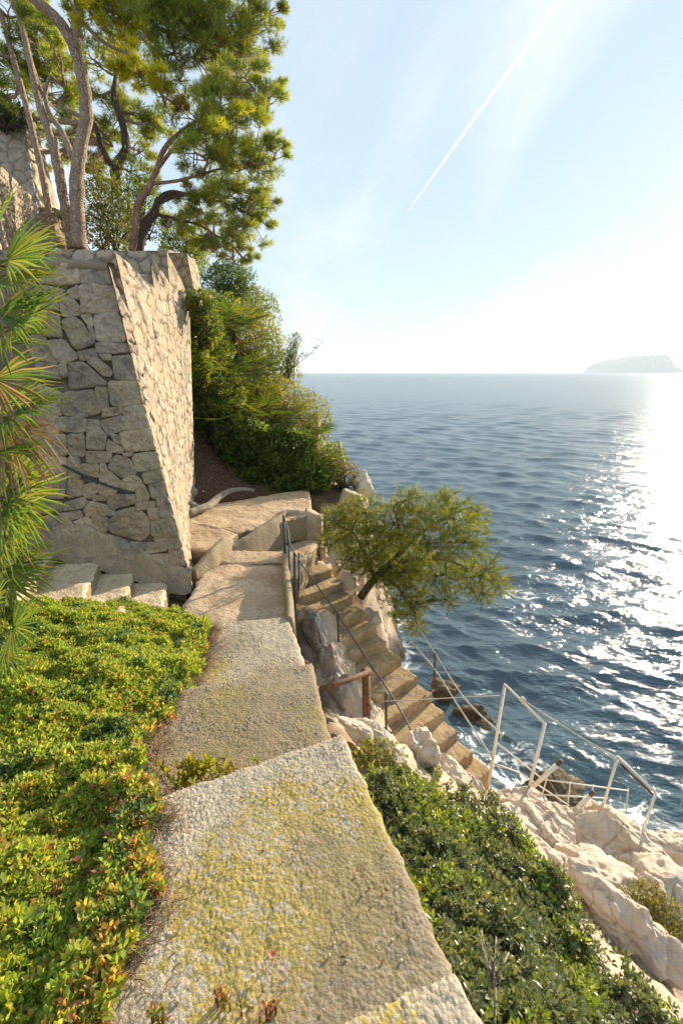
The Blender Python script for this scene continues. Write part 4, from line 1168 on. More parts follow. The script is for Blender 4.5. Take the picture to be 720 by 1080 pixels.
def rosettes_v(mb, p, ax, k, L, W, cols, g, open_=(0.35, 1.15), jit=0.22, lfun=leaves):
    N = len(p); ax = nrm(ax)
    ref = np.where(np.abs(ax[:, 2:3]) < 0.9, V(0, 0, 1), V(1, 0, 0))
    u = nrm(np.cross(ax, ref)); w = np.cross(ax, u); ph0 = g.uniform(0, 6.28, N)
    for j in range(k):
        ph = ph0 + j * 2.4 + g.normal(0, 0.2, N)
        op = open_[1] + (open_[0] - open_[1]) * j / max(1, k - 1) + g.normal(0, 0.15, N)
        rad = np.cos(ph)[:, None] * u + np.sin(ph)[:, None] * w
        d = ax * np.cos(op)[:, None] + rad * np.sin(op)[:, None]
        l = L * g.uniform(0.75, 1.15, N) * (1.1 - 0.4 * j / k)
        pp = p + ax * (j / k * 0.6 * L)[:, None]
        c = np.clip(cols * g.uniform(1 - jit, 1 + jit, (N, 1)) * (1 + 0.35 * (j / k - 0.4)), 0.002, 1)
        lfun(mb, pp, d, ax + 1e-3, l, l * W * g.uniform(0.85, 1.15, N), c)
build_ground_cover()
# grit, pebbles and fallen leaves on the slabs and the path
def litter():
    g = np.random.default_rng(43)
    mb = MB(); v, f = ico(1)
    for _ in range(1500):
        y = 0.7 + 3.0 * g.random() ** 1.3
        xl = np.interp(y, [0.6, 1.56, 1.6, 2.5, 3.7], [-0.68, -0.80, -1.0, -1.0, -1.25]); xr = np.interp(y, [0.6, 1.9, 2.0, 3.7], [0.42, 0.0, -0.02, -0.5])
        x = g.uniform(xl, xr) if g.random() < 0.6 else xl + g.exponential(0.10)
        yl = y - 0.42 * (x + 0.4)                       # the slab joints run slightly aslant
        r = g.uniform(0.0015, 0.0045)
        q = v * (r * g.uniform(0.6, 1.2, 3)) * (1 + 0.25 * g.normal(size=(len(v), 1)) * 0.6)
        z = -1.72 if y < 1.56 + 0.48 * (x + 0.85) else (-1.90 if y < 2.5 + 0.3 * (x + 1.05) else -2.07)
        mb.add(rotz(q, g.uniform(0, 6.28)) + V(x, y, z + 0.006), f, palette(g, 1, [(0.55, 0.48, 0.38), (0.40, 0.32, 0.24), (0.25, 0.19, 0.14), (0.62, 0.57, 0.5)])[0])
    tag(mb.build('grit', M['dry']), kind='stuff')
    n = 420
    y = 0.7 + 4.4 * g.random(n); xl = np.interp(y, [0.6, 1.56, 1.6, 2.5, 3.7, 5.2], [-0.66, -0.80, -1.0, -1.0, -1.2, -1.5]); xr = np.interp(y, [0.6, 1.9, 2.0, 3.7, 5.2], [0.42, 0.0, -0.02, -0.5, -0.75])
    x = np.minimum(np.where(g.random(n) < 0.7, xl + g.exponential(0.13, n), g.uniform(xl, xr)), xr)
    z = np.where(y < 1.56 + 0.48 * (x + 0.85), -1.72, np.where(y < 2.5 + 0.3 * (x + 1.05), -1.90, np.where(y < 3.62, -2.07, -2.25)))
    th = g.uniform(0, 6.28, n); p = np.stack([x, y, z + 0.008], -1); d = np.stack([np.cos(th), np.sin(th), g.normal(0, 0.12, n)], -1)
    ml = MB(); leaves(ml, p, d, up_rand(g, n, 0.3), g.uniform(0.010, 0.028, n), g.uniform(0.004, 0.011, n), palette(g, n, [(0.24, 0.15, 0.08), (0.33, 0.22, 0.11), (0.15, 0.09, 0.05), (0.36, 0.28, 0.12)]), curl=0.3)
    tag(ml.build('fallen_leaves', M['dry']), kind='stuff')
litter()
# little pink flowers among the leaves
def flowers():
    g = np.random.default_rng(5)
    for (px, py) in [(140, 880), (133, 905), (128, 935), (118, 856), (105, 982), (113, 880), (128, 866), (98, 830), (290, 1062), (82, 906)]:
        r = ray(px, py); zz = -1.7
        for _ in range(6):
            q = r * (zz / r[2]); zz = float(bank_top(q[0:1], q[1:2])[0]) + 0.035
        q = r * (zz / r[2])
        if q[0] > bank_edge(q[1]): q[2] = slab_z(q[1]) + 0.03
        n = 9
        mb = MB(); a = np.arange(n) * 2.4
        d = np.stack([np.cos(a), np.sin(a), np.full(n, 0.7)], -1)
        leaves(mb, np.repeat(q[None], n, 0), d, np.repeat(V(0, 0, 1)[None], n, 0), np.full(n, 0.014), np.full(n, 0.010), palette(g, n, [(0.55, 0.20, 0.20), (0.6, 0.28, 0.24)]))
        mb.tube([q - V(0, 0, 0.05), q], 0.0015, 4, col=(0.2, 0.2, 0.05))
        tag(mb.build('flower', M['leaf']), 'tiny pink flower head among the yellow green leaves beside the slabs', 'flower', 'small pink flowers in the ground cover')
flowers()
# red tipped sprouts on the nearest slab edge and the yellow tuft on the step joint
def sprout(px, py, z, n, L, cols, label, seed, spread=0.09, up=0.04):
    g = np.random.default_rng(seed); p0 = PZ(px, py, z)
    p = p0 + np.stack([g.normal(0, spread, n), g.normal(0, spread * 0.5, n), g.uniform(0, up, n)], -1)
    mb = MB(); rosettes_v(mb, p, up_rand(g, n, 0.4), 8, np.full(n, L) * g.uniform(0.7, 1.2, n), 0.4, palette(g, n, cols), g)
    for q in p[:: max(1, n // 12)]:
        mb.tube([V(q[0], q[1], z - 0.02), q + V(0, 0, 0.01)], 0.003, 4, col=(0.16, 0.10, 0.05))
    return tag(mb.build('small_plant', M['leaf']), label, 'plant')
sprout(205, 818, -1.86, 34, 0.045, [(0.26, 0.24, 0.02), (0.22, 0.22, 0.02)], 'bright yellow green tuft growing in the joint below the big slab', 3, 0.075)
sprout(238, 812, -1.88, 16, 0.03, [(0.24, 0.21, 0.03), (0.2, 0.2, 0.03)], 'low yellowish sprig trailing along the step joint', 4, 0.07)
sprout(236, 1058, -1.71, 7, 0.020, [(0.30, 0.15, 0.07), (0.28, 0.22, 0.07)], 'reddish succulent sprout on the nearest slab', 5, 0.018)
sprout(276, 1070, -1.71, 8, 0.020, [(0.34, 0.20, 0.14), (0.28, 0.22, 0.08)], 'pinkish succulent sprout at the bottom edge of the slab', 6, 0.022)
sprout(170, 1078, -1.71, 7, 0.022, [(0.26, 0.14, 0.06), (0.2, 0.2, 0.04)], 'brownish succulent sprout near the twigs on the nearest slab', 7, 0.025)

# ================================================================== LEAFY SHRUB ON THE RIGHT
def bush_top(x, y):
    z = ground(x, y); q = np.stack([x, y, x * 0], -1)
    return z + 0.20 + 0.10 * fbm(q * 2.1 + 7, 3) + 0.05 * fbm(q * 7, 2)
def build_right_bush():
    g = np.random.default_rng(99)
    poly = np.array([PZ(px, py, z)[:2] for px, py, z in [(392, 815, -2.35), (420, 835, -2.6), (470, 868, -3.0), (515, 885, -3.2), (550, 920, -3.15), (580, 970, -3.05), (615, 1015, -3.0), (680, 1065, -3.0), (740, 1105, -2.95)]] +
                    [(1.35, 0.3), (0.62, 0.3), (0.50, 0.75), (0.42, 0.98), (0.2, 1.55), (0.06, 2.0)])
    def inside(x, y):
        r = np.zeros(x.shape, bool); n = len(poly)
        for i in range(n):
            (x0, y0), (x1, y1) = poly[i], poly[(i + 1) % n]
            c = ((y0 > y) != (y1 > y)) & (x < (x1 - x0) * (y - y0) / (y1 - y0 + 1e-12) + x0); r ^= c
        return r
    n = 42000
    x = g.uniform(-0.1, 2.0, n); y = g.uniform(0.3, 3.2, n)
    q = np.stack([x, y, x * 0], -1); j = 0.05 * np.stack([fbm(q * 6, 2), fbm(q * 6 + 9, 2)], -1)
    k = inside(x + j[:, 0], y + j[:, 1]) & (fbm(q * 3.5 + 21, 3) < g.uniform(0.1, 0.75, n)); x, y = x[k], y[k]; q = q[k]; n = len(x)
    dep = g.random(n) ** 1.6 * 0.22
    z = bush_top(x, y) - dep
    p = np.stack([x, y, z], -1)
    c = palette(g, n, [(0.13, 0.16, 0.07), (0.16, 0.185, 0.08), (0.10, 0.13, 0.055), (0.20, 0.21, 0.11)])
    t = fbm(q * 2 + 70, 3)
    yl = palette(g, n, [(0.28, 0.32, 0.04), (0.21, 0.28, 0.04)])
    c = np.where(((t > 0.12) & (g.random(n) < 0.5))[:, None], yl, c)
    b = thing('shrub', (0.9, 1.6, -2.8), 'dense glossy dark green leafy shrub spilling down beside the big slab', 'shrub')
    mb = MB(); rosettes_v(mb, p, up_rand(g, n, 0.55, (0.25, 0.2, 0.9)), 6, 0.034 * g.uniform(0.7, 1.35, n), 0.46, c, g)
    mb.build('foliage', M['leaf_gloss'], b)
    mb = MB()
    for _ in range(260):
        i = g.integers(n); a = p[i]; e = a + V(*g.normal(0, 0.10, 2), -0.30 - 0.1 * g.random())
        mb.tube(smooth_path([e, (a + e) / 2 + g.normal(0, 0.03, 3), a], 6), np.linspace(0.010, 0.003, 6), 5, col=(1, 1, 1))
    mb.build('stem', M['bark_grey'], b)
    # dry pale stalk standing out of the shrub
    mb = MB()
    s0 = PZ(520, 1100, -2.1); s1 = PZ(518, 1010, -2.02)
    mb.tube(smooth_path([s0, (s0 + s1) / 2 + V(0.01, 0, 0), s1], 8), 0.005, 5)
    for dx_, dy_ in ((0.03, 0.05), (-0.03, 0.04), (0.06, 0.0), (-0.02, 0.07)):
        mb.tube([s0 * 0.4 + s1 * 0.6, s1 + V(dx_, dy_, 0.03)], 0.003, 4)
    tag(mb.build('dry_stalk', M['bark_grey']), 'pale dry branching stalk at the bottom of the leafy shrub', 'stalk')
build_right_bush()
def tuft(px, py, z, n, rad, L, W, cols, name, label, seed, flat=0.5, k=5, mat='leaf', bias=(0, 0, 1), cat='plant'):
    g = np.random.default_rng(seed); c0 = PZ(px, py, z)
    v = nrm(g.normal(size=(n, 3))); v[:, 2] = np.abs(v[:, 2])
    p = c0 + v * (g.random((n, 1)) ** 0.4) * np.array((rad, rad, rad * flat))
    mb = MB(); rosettes_v(mb, p, nrm(v + 0.6 * np.asarray(bias) + 0.4 * g.normal(size=(n, 3))), k, L * g.uniform(0.7, 1.3, n), W, palette(g, n, cols), g)
    return tag(mb.build(name, M[mat]), label, cat)
tuft(688, 965, -3.45, 420, 0.20, 0.035, 0.25, [(0.22, 0.18, 0.05), (0.17, 0.16, 0.04), (0.12, 0.13, 0.03)], 'dry_tuft', 'dry yellow green tuft growing between the white boulders', 61, 0.5)
tuft(712, 990, -3.5, 160, 0.12, 0.035, 0.25, [(0.16, 0.16, 0.04), (0.10, 0.12, 0.03)], 'dry_tuft', 'small olive tuft at the right below the white rock', 62, 0.4)
tuft(454, 815, -2.85, 70, 0.07, 0.03, 0.3, [(0.24, 0.22, 0.03), (0.16, 0.17, 0.03)], 'small_plant', 'yellow green sprig between the pointed rock and the pinkish rock', 63)
tuft(398, 800, -2.35, 200, 0.16, 0.03, 0.3, [(0.22, 0.2, 0.05), (0.16, 0.17, 0.04)], 'small_plant', 'yellowish weeds along the slab edge beside the low white rock', 64, 0.3)
tuft(415, 790, -2.55, 60, 0.08, 0.03, 0.3, [(0.20, 0.2, 0.05), (0.12, 0.15, 0.04)], 'small_plant', 'thin weeds between the low white rock and the pointed rock', 65, 0.4)
tuft(598, 915, -3.4, 50, 0.06, 0.03, 0.3, [(0.18, 0.17, 0.05), (0.12, 0.14, 0.04)], 'small_plant', 'weeds in the crack above the long tapering boulder', 66, 0.4)

# ================================================================== FAN PALMS
def fan_leaf(mb, c, ax, nv, L, g, cols, nseg=22, arc=2.0, dry=False, petiole=0.35):
    ax = nrm(ax); s = nrm(np.cross(ax, nv)); n = np.cross(s, ax)
    a = np.linspace(-arc, arc, nseg) + g.normal(0, 0.03, nseg)
    d = ax * np.cos(a)[:, None] + s * np.sin(a)[:, None]
    ln = L * (0.72 + 0.28 * np.cos(a * 0.55)) * g.uniform(0.86, 1.08, nseg)
    wd = L * 0.052
    rows = []
    tw = nrm(np.cross(d, n))
    for t, w, dr in ((0.06, 0.35, 0.0), (0.45, 1.0, 0.02), (0.75, 0.7, 0.07 if not dry else 0.2), (1.0, 0.04, 0.18 if not dry else 0.55)):
        ctr = c + d * (t * ln)[:, None] + n * (0.10 * t * L) * (1 if not dry else 0.3) - V(0, 0, 1) * (dr * ln * g.uniform(0.5, 1.4, nseg))[:, None]
        rows.append((ctr - tw * wd * w * 0.5 + n * wd * w * 0.25, ctr - n * wd * w * 0.1, ctr + tw * wd * w * 0.5 + n * wd * w * 0.25))
    v = np.stack([np.stack(r, 1) for r in rows], 1)             # nseg, 4, 3, 3
    i = (np.arange(nseg) * 12)[:, None]
    q = np.concatenate([i + np.array([[r * 3 + k, r * 3 + k + 1, r * 3 + k + 4, r * 3 + k + 3]]) for r in range(3) for k in range(2)])
    col = palette(g, nseg, cols)
    cc = np.repeat(col, 12, axis=0).reshape(nseg, 4, 3, 3)
    cc[:, 3] = cc[:, 3] * np.array((1.45, 1.22, 1.1))            # straw coloured tips
    mb.add(v.reshape(-1, 3), q, np.clip(cc.reshape(-1, 3), 0, 1))
    if petiole: mb.tube([c - ax * petiole * L / 0.45 + n * 0.02 - V(0, 0, 0.05), c + ax * 0.02], [0.008, 0.005], 5, col=(0.16, 0.17, 0.05))
GREEN_FAN = [(0.13, 0.20, 0.045), (0.15, 0.22, 0.05), (0.10, 0.17, 0.045), (0.20, 0.22, 0.06)]
DRY_FAN = [(0.32, 0.24, 0.14), (0.25, 0.17, 0.10), (0.40, 0.32, 0.20)]
def left_palm():
    g = np.random.default_rng(15)
    base = V(-2.80, 3.40, -1.9)
    th = thing('fan_palm', base, 'tall fan palm with green fronds and hanging dry brown ones before the stone wall', 'palm')
    mb = MB(); mb.tube(smooth_path([base + V(0, 0, -0.2), base + V(-0.02, 0, 0.7), base + V(0.0, 0.0, 1.5), base + V(0.02, 0.0, 2.45)], 26), np.linspace(0.11, 0.07, 26), 10, 0.2)
    mb.build('trunk', M['bark'], th, smooth=True)
    specs = [((8, 290), 3.35, (0.8, -0.1, 0.25), 0.48, 0), ((-4, 330), 3.2, (0.95, -0.2, 0.1), 0.50, 0), ((0, 365), 3.3, (0.95, -0.1, -0.05), 0.50, 0), ((-10, 255), 3.2, (0.7, -0.1, 0.6), 0.46, 0), ((-6, 400), 3.25, (1, -0.15, -0.15), 0.46, 2),
             ((0, 432), 3.3, (1, -0.2, 0.05), 0.52, 0), ((-8, 462), 3.3, (1, -0.2, -0.15), 0.46, 1), ((6, 455), 3.25, (0.75, -0.1, -0.5), 0.42, 1),
             ((2, 510), 3.35, (1, -0.2, 0.12), 0.52, 0), ((8, 535), 3.3, (1, -0.15, 0.0), 0.46, 0), ((-8, 500), 3.3, (0.9, -0.2, 0.45), 0.46, 0), ((0, 560), 3.25, (1, -0.1, -0.1), 0.44, 2),
             ((-4, 590), 3.3, (1, -0.15, -0.08), 0.46, 0), ((2, 615), 3.3, (0.9, -0.1, -0.25), 0.42, 0), ((-10, 570), 3.2, (0.9, -0.2, 0.3), 0.46, 0),
             ((14, 345), 3.15, (0.9, -0.2, 0.25), 0.50, 0), ((6, 275), 3.15, (0.85, -0.1, 0.35), 0.48, 0), ((10, 440), 3.2, (0.95, -0.2, 0.15), 0.48, 0), ((14, 525), 3.2, (0.95, -0.2, 0.1), 0.50, 0), ((10, 600), 3.2, (0.95, -0.1, -0.02), 0.46, 0), ((0, 545), 3.1, (0.9, -0.3, 0.25), 0.5, 0),
             ((-6, 300), 3.1, (0.85, -0.3, 0.0), 0.5, 0), ((-10, 480), 3.1, (0.9, -0.4, 0.0), 0.42, 0)]
    top = base + V(0.02, 0.0, 2.4)
    for k in range(9):                     # the crown that continues outside the frame
        a_ = 1.2 + k * 0.55; d_ = V(math.cos(a_) - 0.25, math.sin(a_), g.uniform(0.0, 0.7))
        mb = MB(); fan_leaf(mb, top + nrm(d_) * 0.36, d_, V(0, 0, 1), 0.46, g, GREEN_FAN, 20, 1.6); mb.build('frond', M['leaf'], th)
    for (pp, y, ax, L, kind) in specs:
        mb = MB(); c = PY(*pp, y)
        root = base + V(0.02, 0, float(np.clip(c[2] - base[2] - 0.12, 0.1, 2.4)))
        mb.tube(smooth_path([root, (root + c) / 2 + V(0, 0, 0.04), c], 7), np.linspace(0.012, 0.006, 7), 5, col=(0.17, 0.17, 0.06))
        fan_leaf(mb, c, V(*ax) + g.normal(0, 0.08, 3), V(-0.1, -0.6, 0.8) + g.normal(0, 0.25, 3), L * 0.95, g, DRY_FAN if kind == 1 else (GREEN_FAN if kind == 0 else GREEN_FAN + DRY_FAN), 20, 1.25, kind == 1)
        mb.build('frond', M['dry'] if kind == 1 else M['leaf'], th)
    th = thing('fan_palm', (-2.45, 2.55, -1.85), 'low young fan palm poking out of the ground cover at the left edge', 'palm')
    for (pp, y, ax, L) in [((14, 662), 2.45, (0.9, -0.1, 0.35), 0.26), ((4, 690), 2.4, (0.95, -0.2, -0.1), 0.24), ((-10, 640), 2.5, (0.7, -0.2, 0.5), 0.26)]:
        mb = MB(); fan_leaf(mb, PY(*pp, y), V(*ax), V(-0.1, -0.6, 0.75), L, g, GREEN_FAN, 20, 1.7)
        mb.build('frond', M['leaf'], th)
    mb = MB(); q = V(-2.45, 2.55, -1.95); mb.tube([q, q + V(0.05, 0, 0.35)], [0.05, 0.03], 7, 0.2); mb.build('trunk', M['bark'], th)
left_palm()
def hill_palm(px, py, y, L, label, seed, n=12):
    g = np.random.default_rng(seed); c = PY(px, py, y)
    gz = float(ground(np.array([c[0]]), np.array([c[1]]))[0])
    base = V(c[0], c[1], min(gz, c[2] - 0.2))
    th = thing('dwarf_palm', base, label, 'palm')
    mb = MB(); mb.tube(smooth_path([base - V(0, 0, 0.1), (base + c) / 2 + V(0.05, 0, 0), c - V(0, 0, 0.05)], 8), np.linspace(0.07, 0.05, 8), 7, 0.2); mb.build('trunk', M['bark_dark'], th, smooth=True)
    for k in range(n):
        a = k / n * 6.28 + g.normal(0, 0.2); el = g.uniform(-0.25, 0.9)
        ax = V(math.cos(a) * math.cos(el), math.sin(a) * math.cos(el), math.sin(el))
        mb = MB(); fan_leaf(mb, c + ax * g.uniform(0.22, 0.5) * L / 0.4, ax, V(0, 0, 1) * math.cos(el) + ax * -0.4 + V(0, -0.2, 0), L * g.uniform(0.8, 1.1), g, [(0.07, 0.12, 0.02), (0.09, 0.14, 0.02), (0.05, 0.09, 0.02), (0.16, 0.16, 0.03)], 16, 1.9)
        mb.build('frond', M['leaf'], th)

# ================================================================== SHRUBS ON THE SLOPE
def leafy(px, py, y, r, n, L, W, cols, name, label, seed, k=5, mat='leaf', up=0.5, cat='shrub', stems=14, lf=None):
    g = np.random.default_rng(seed); c = PY(px, py, y)
    r = np.asarray(r, dtype=float) * np.ones(3)
    v = nrm(g.normal(size=(n, 3)))
    f = 1 + 0.30 * fbm(v * 1.6 + seed, 3) + 0.14 * fbm(v * 4 + seed, 2)
    p = c + v * (f * g.random(n) ** 0.33)[:, None] * r
    gz = ground(p[:, 0], p[:, 1]); m = p[:, 2] > gz - 0.05; p = p[m]; v = v[m]; n = len(p)
    t = fbm(p * 2.2 + seed, 3)
    cc = palette(g, n, cols); cc = np.where((t > 0.1)[:, None], cc * np.array((1.35, 1.2, 1.0)), cc * 0.85)
    g0 = float(ground(c[:1], c[1:2])[0])
    th = thing(name, (c[0], c[1], g0), label, cat)
    mb = MB(); rosettes_v(mb, p, nrm(v + up * V(0, 0, 1) + 0.5 * g.normal(size=(n, 3))), k, L * g.uniform(0.7, 1.3, n), W, cc, g, lfun=lf or leaves4)
    mb.build('foliage', M[mat], th)
    mb = MB(); foot = V(c[0], c[1], max(g0 - 0.1, c[2] - 1.0 * r[2]))
    for _ in range(stems):
        e = p[g.integers(n)]; mb.tube(smooth_path([foot + g.normal(0, 0.06, 3) * V(1, 1, 0.2), (foot + e) / 2 + g.normal(0, 0.08, 3), e], 7), np.linspace(0.022, 0.006, 7), 5)
    mb.build('stem', M['bark_dark'], th, smooth=True)
G1 = [(0.12, 0.175, 0.035), (0.16, 0.21, 0.04), (0.10, 0.15, 0.035), (0.20, 0.235, 0.045)]
G2 = [(0.18, 0.20, 0.03), (0.22, 0.23, 0.035), (0.14, 0.165, 0.03)]
G3 = [(0.075, 0.125, 0.03), (0.095, 0.15, 0.035), (0.06, 0.11, 0.028)]
SH = [  # px, py, depth, radius, leaf length, leaf width, palette, label
    (222, 335, 12.0, (0.85, 0.9, 0.55), 0.075, 0.35, G1, 'green bush crowning the slope just right of the wall pier'),
    (262, 355, 12.5, (0.85, 0.9, 0.7), 0.07, 0.30, G2, 'yellow green bush high on the slope below the pine'),
    (290, 392, 12.0, (0.65, 0.8, 0.6), 0.055, 0.25, G2, 'fine leaved olive bush near the skyline of the slope'),
    (218, 372, 10.5, (0.55, 0.8, 0.6), 0.08, 0.30, G1, 'mid green bush pressed against the sunlit wall face'),
    (232, 420, 9.8, (0.70, 0.8, 0.6), 0.08, 0.28, G1, 'broad green bush halfway up the slope beside the wall'),
    (285, 425, 10.6, (0.75, 0.8, 0.65), 0.06, 0.28, G2, 'sunny olive bush in the middle of the slope'),
    (322, 440, 10.6, (0.60, 0.7, 0.55), 0.055, 0.25, G2, 'olive bush along the cliff rim in front of the sea'),
    (255, 468, 9.2, (0.65, 0.6, 0.5), 0.085, 0.36, G3, 'dark broad leaved bush at the lower left of the slope'),
    (300, 478, 9.3, (0.65, 0.6, 0.5), 0.085, 0.36, G3, 'dark broad leaved bush above the upper landing'),
    (340, 487, 9.2, (0.48, 0.5, 0.42), 0.06, 0.28, G1, 'small green bush at the right end of the slope'),
    (362, 500, 9.0, (0.33, 0.4, 0.28), 0.045, 0.28, [(0.14, 0.12, 0.05), (0.11, 0.10, 0.04)], 'dry brownish bush on the cliff tip'),
    (280, 505, 8.8, (0.55, 0.3, 0.25), 0.07, 0.36, G3, 'low dark foliage hanging over the back of the landing'),
    (330, 505, 8.7, (0.40, 0.3, 0.25), 0.07, 0.36, G3, 'low dark plant behind the head of the stairs'),
    (262, 512, 8.75, (0.42, 0.25, 0.20), 0.07, 0.36, G3, 'low dark foliage spilling over the soil behind the gnarled branch'),
    (236, 482, 9.2, (0.36, 0.3, 0.30), 0.075, 0.36, G3, 'dark bush low on the soil slope right of the wall foot'),
    (306, 514, 8.5, (0.36, 0.22, 0.18), 0.065, 0.36, G3, 'low leafy plant at the back edge of the upper landing'),
    (258, 322, 14.5, (0.9, 1.0, 0.5), 0.07, 0.30, G1, 'far dark bush on the crest under the pine branches'),
    (212, 322, 7.75, (0.20, 0.2, 0.20), 0.06, 0.32, G1, 'small green bush hiding the lower end of the wall end pier'),
    (207, 385, 8.9, (0.26, 0.3, 0.42), 0.07, 0.32, G1, 'upright green bush hugging the far edge of the sunlit wall'),
    (212, 440, 9.4, (0.34, 0.3, 0.40), 0.07, 0.32, G3, 'dark bush over the bare soil at the far edge of the wall'),
    (216, 345, 8.75, (0.26, 0.3, 0.34), 0.07, 0.32, G1, 'green bush growing from the foot of the wall end pier'),
    (240, 295, 13.5, (0.7, 0.7, 0.5), 0.07, 0.30, G3, 'dark green bush behind the wall pier under the pine'),
]
for k, (px, py, y, r, L, W, cols, lab) in enumerate(SH):
    n = int(2300 * (r[0] * r[2]) ** 0.7 / 0.5 ** 0.7)
    leafy(px, py, y, r, n, L, W, cols, 'bush', lab, 400 + k, up=0.6)
hill_palm(246, 345, 10.8, 0.50, 'dwarf fan palm near the top of the slope beside the wall', 501, 14)
hill_palm(238, 398, 9.6, 0.50, 'dwarf fan palm spreading over the dark soil beside the wall', 502, 14)
hill_palm(282, 442, 9.5, 0.46, 'dwarf fan palm in the middle of the bushy slope', 503, 12)
hill_palm(225, 442, 8.9, 0.42, 'dwarf fan palm low on the slope nearest the wall', 504, 11)
hill_palm(330, 462, 9.3, 0.36, 'small dwarf fan palm near the cliff rim', 505, 10)
hill_palm(268, 395, 10.6, 0.46, 'dwarf fan palm just below the skyline bushes', 506, 12)
def wispy(px, py, y, label, seed):
    g = np.random.default_rng(seed); c = PY(px, py, y)
    th = thing('wispy_bush', c - V(0, 0, 0.5), label, 'shrub')
    ms, ml = MB(), MB()
    for k in range(16):
        a = c + V(*g.normal(0, 0.10, 2), -0.45); b = c + V(g.normal(0.05, 0.32), g.normal(0, 0.2), g.uniform(0.05, 0.55))
        pts = smooth_path([a, (a + b) / 2 + g.normal(0, 0.06, 3), b], 10); ms.tube(pts, np.linspace(0.010, 0.003, 10), 4)
        t = g.integers(3, 10, 30); pp = pts[t] + g.normal(0, 0.04, (30, 3))
        rosettes_v(ml, pp, up_rand(g, 30, 0.7), 4, np.full(30, 0.06), 0.25, palette(g, 30, [(0.10, 0.13, 0.05), (0.13, 0.14, 0.06)]), g, lfun=leaves4)
    ms.build('stem', M['bark_dark'], th); ml.build('foliage', M['leaf'], th)
wispy(303, 378, 11.5, 'wispy thin branched bush standing against the sky on the cliff rim', 520)
def cliff_rocks():
    for k, (px, py, y, s, lab) in enumerate([(386, 506, 8.9, 0.22, 'sunlit pale rock at the tip of the cliff above the small tree'), (358, 476, 9.6, 0.26, 'brown rock on the cliff rim below the olive bush'), (335, 445, 11.0, 0.25, 'small brown rock on the cliff rim against the sea'),
                                             (376, 528, 8.3, 0.30, 'pale rock hanging under the cliff tip behind the small tree')]):
        mb = MB(); rock_into(mb, PY(px, py, y) - V(0.08, 0, 0.1), (s, s * 1.2, s * 1.4), 0.4, 800 + k, 4)
        tag(mb.build('cliff_rock', M['limestone'], smooth=True), lab, 'rock')
cliff_rocks()
# bushes on the terrace between the pine trunks
leafy(112, 228, 7.6, (0.42, 0.4, 0.6), 1500, 0.05, 0.30, [(0.10, 0.12, 0.05), (0.13, 0.14, 0.06), (0.08, 0.10, 0.035)], 'bush', 'grey green bush on the terrace beside the main pine trunk', 530)
leafy(72, 245, 8.2, (0.2, 0.3, 0.3), 500, 0.04, 0.3, G2, 'bush', 'small sunlit bush between the pine trunks', 531)
leafy(195, 262, 9.5, (0.5, 0.4, 0.4), 1000, 0.06, 0.3, G1, 'bush', 'green bush behind the wall teeth under the leaning pine', 532)
leafy(4, 120, 8.3, (0.40, 0.3, 0.16), 500, 0.06, 0.3, [(0.08, 0.10, 0.05), (0.06, 0.08, 0.04)], 'bush', 'grey green bush draped over the upper wall', 533)
leafy(140, 215, 9.0, (0.55, 0.4, 0.6), 1000, 0.06, 0.3, G3, 'bush', 'dark shaded bush behind the forked pine', 534)

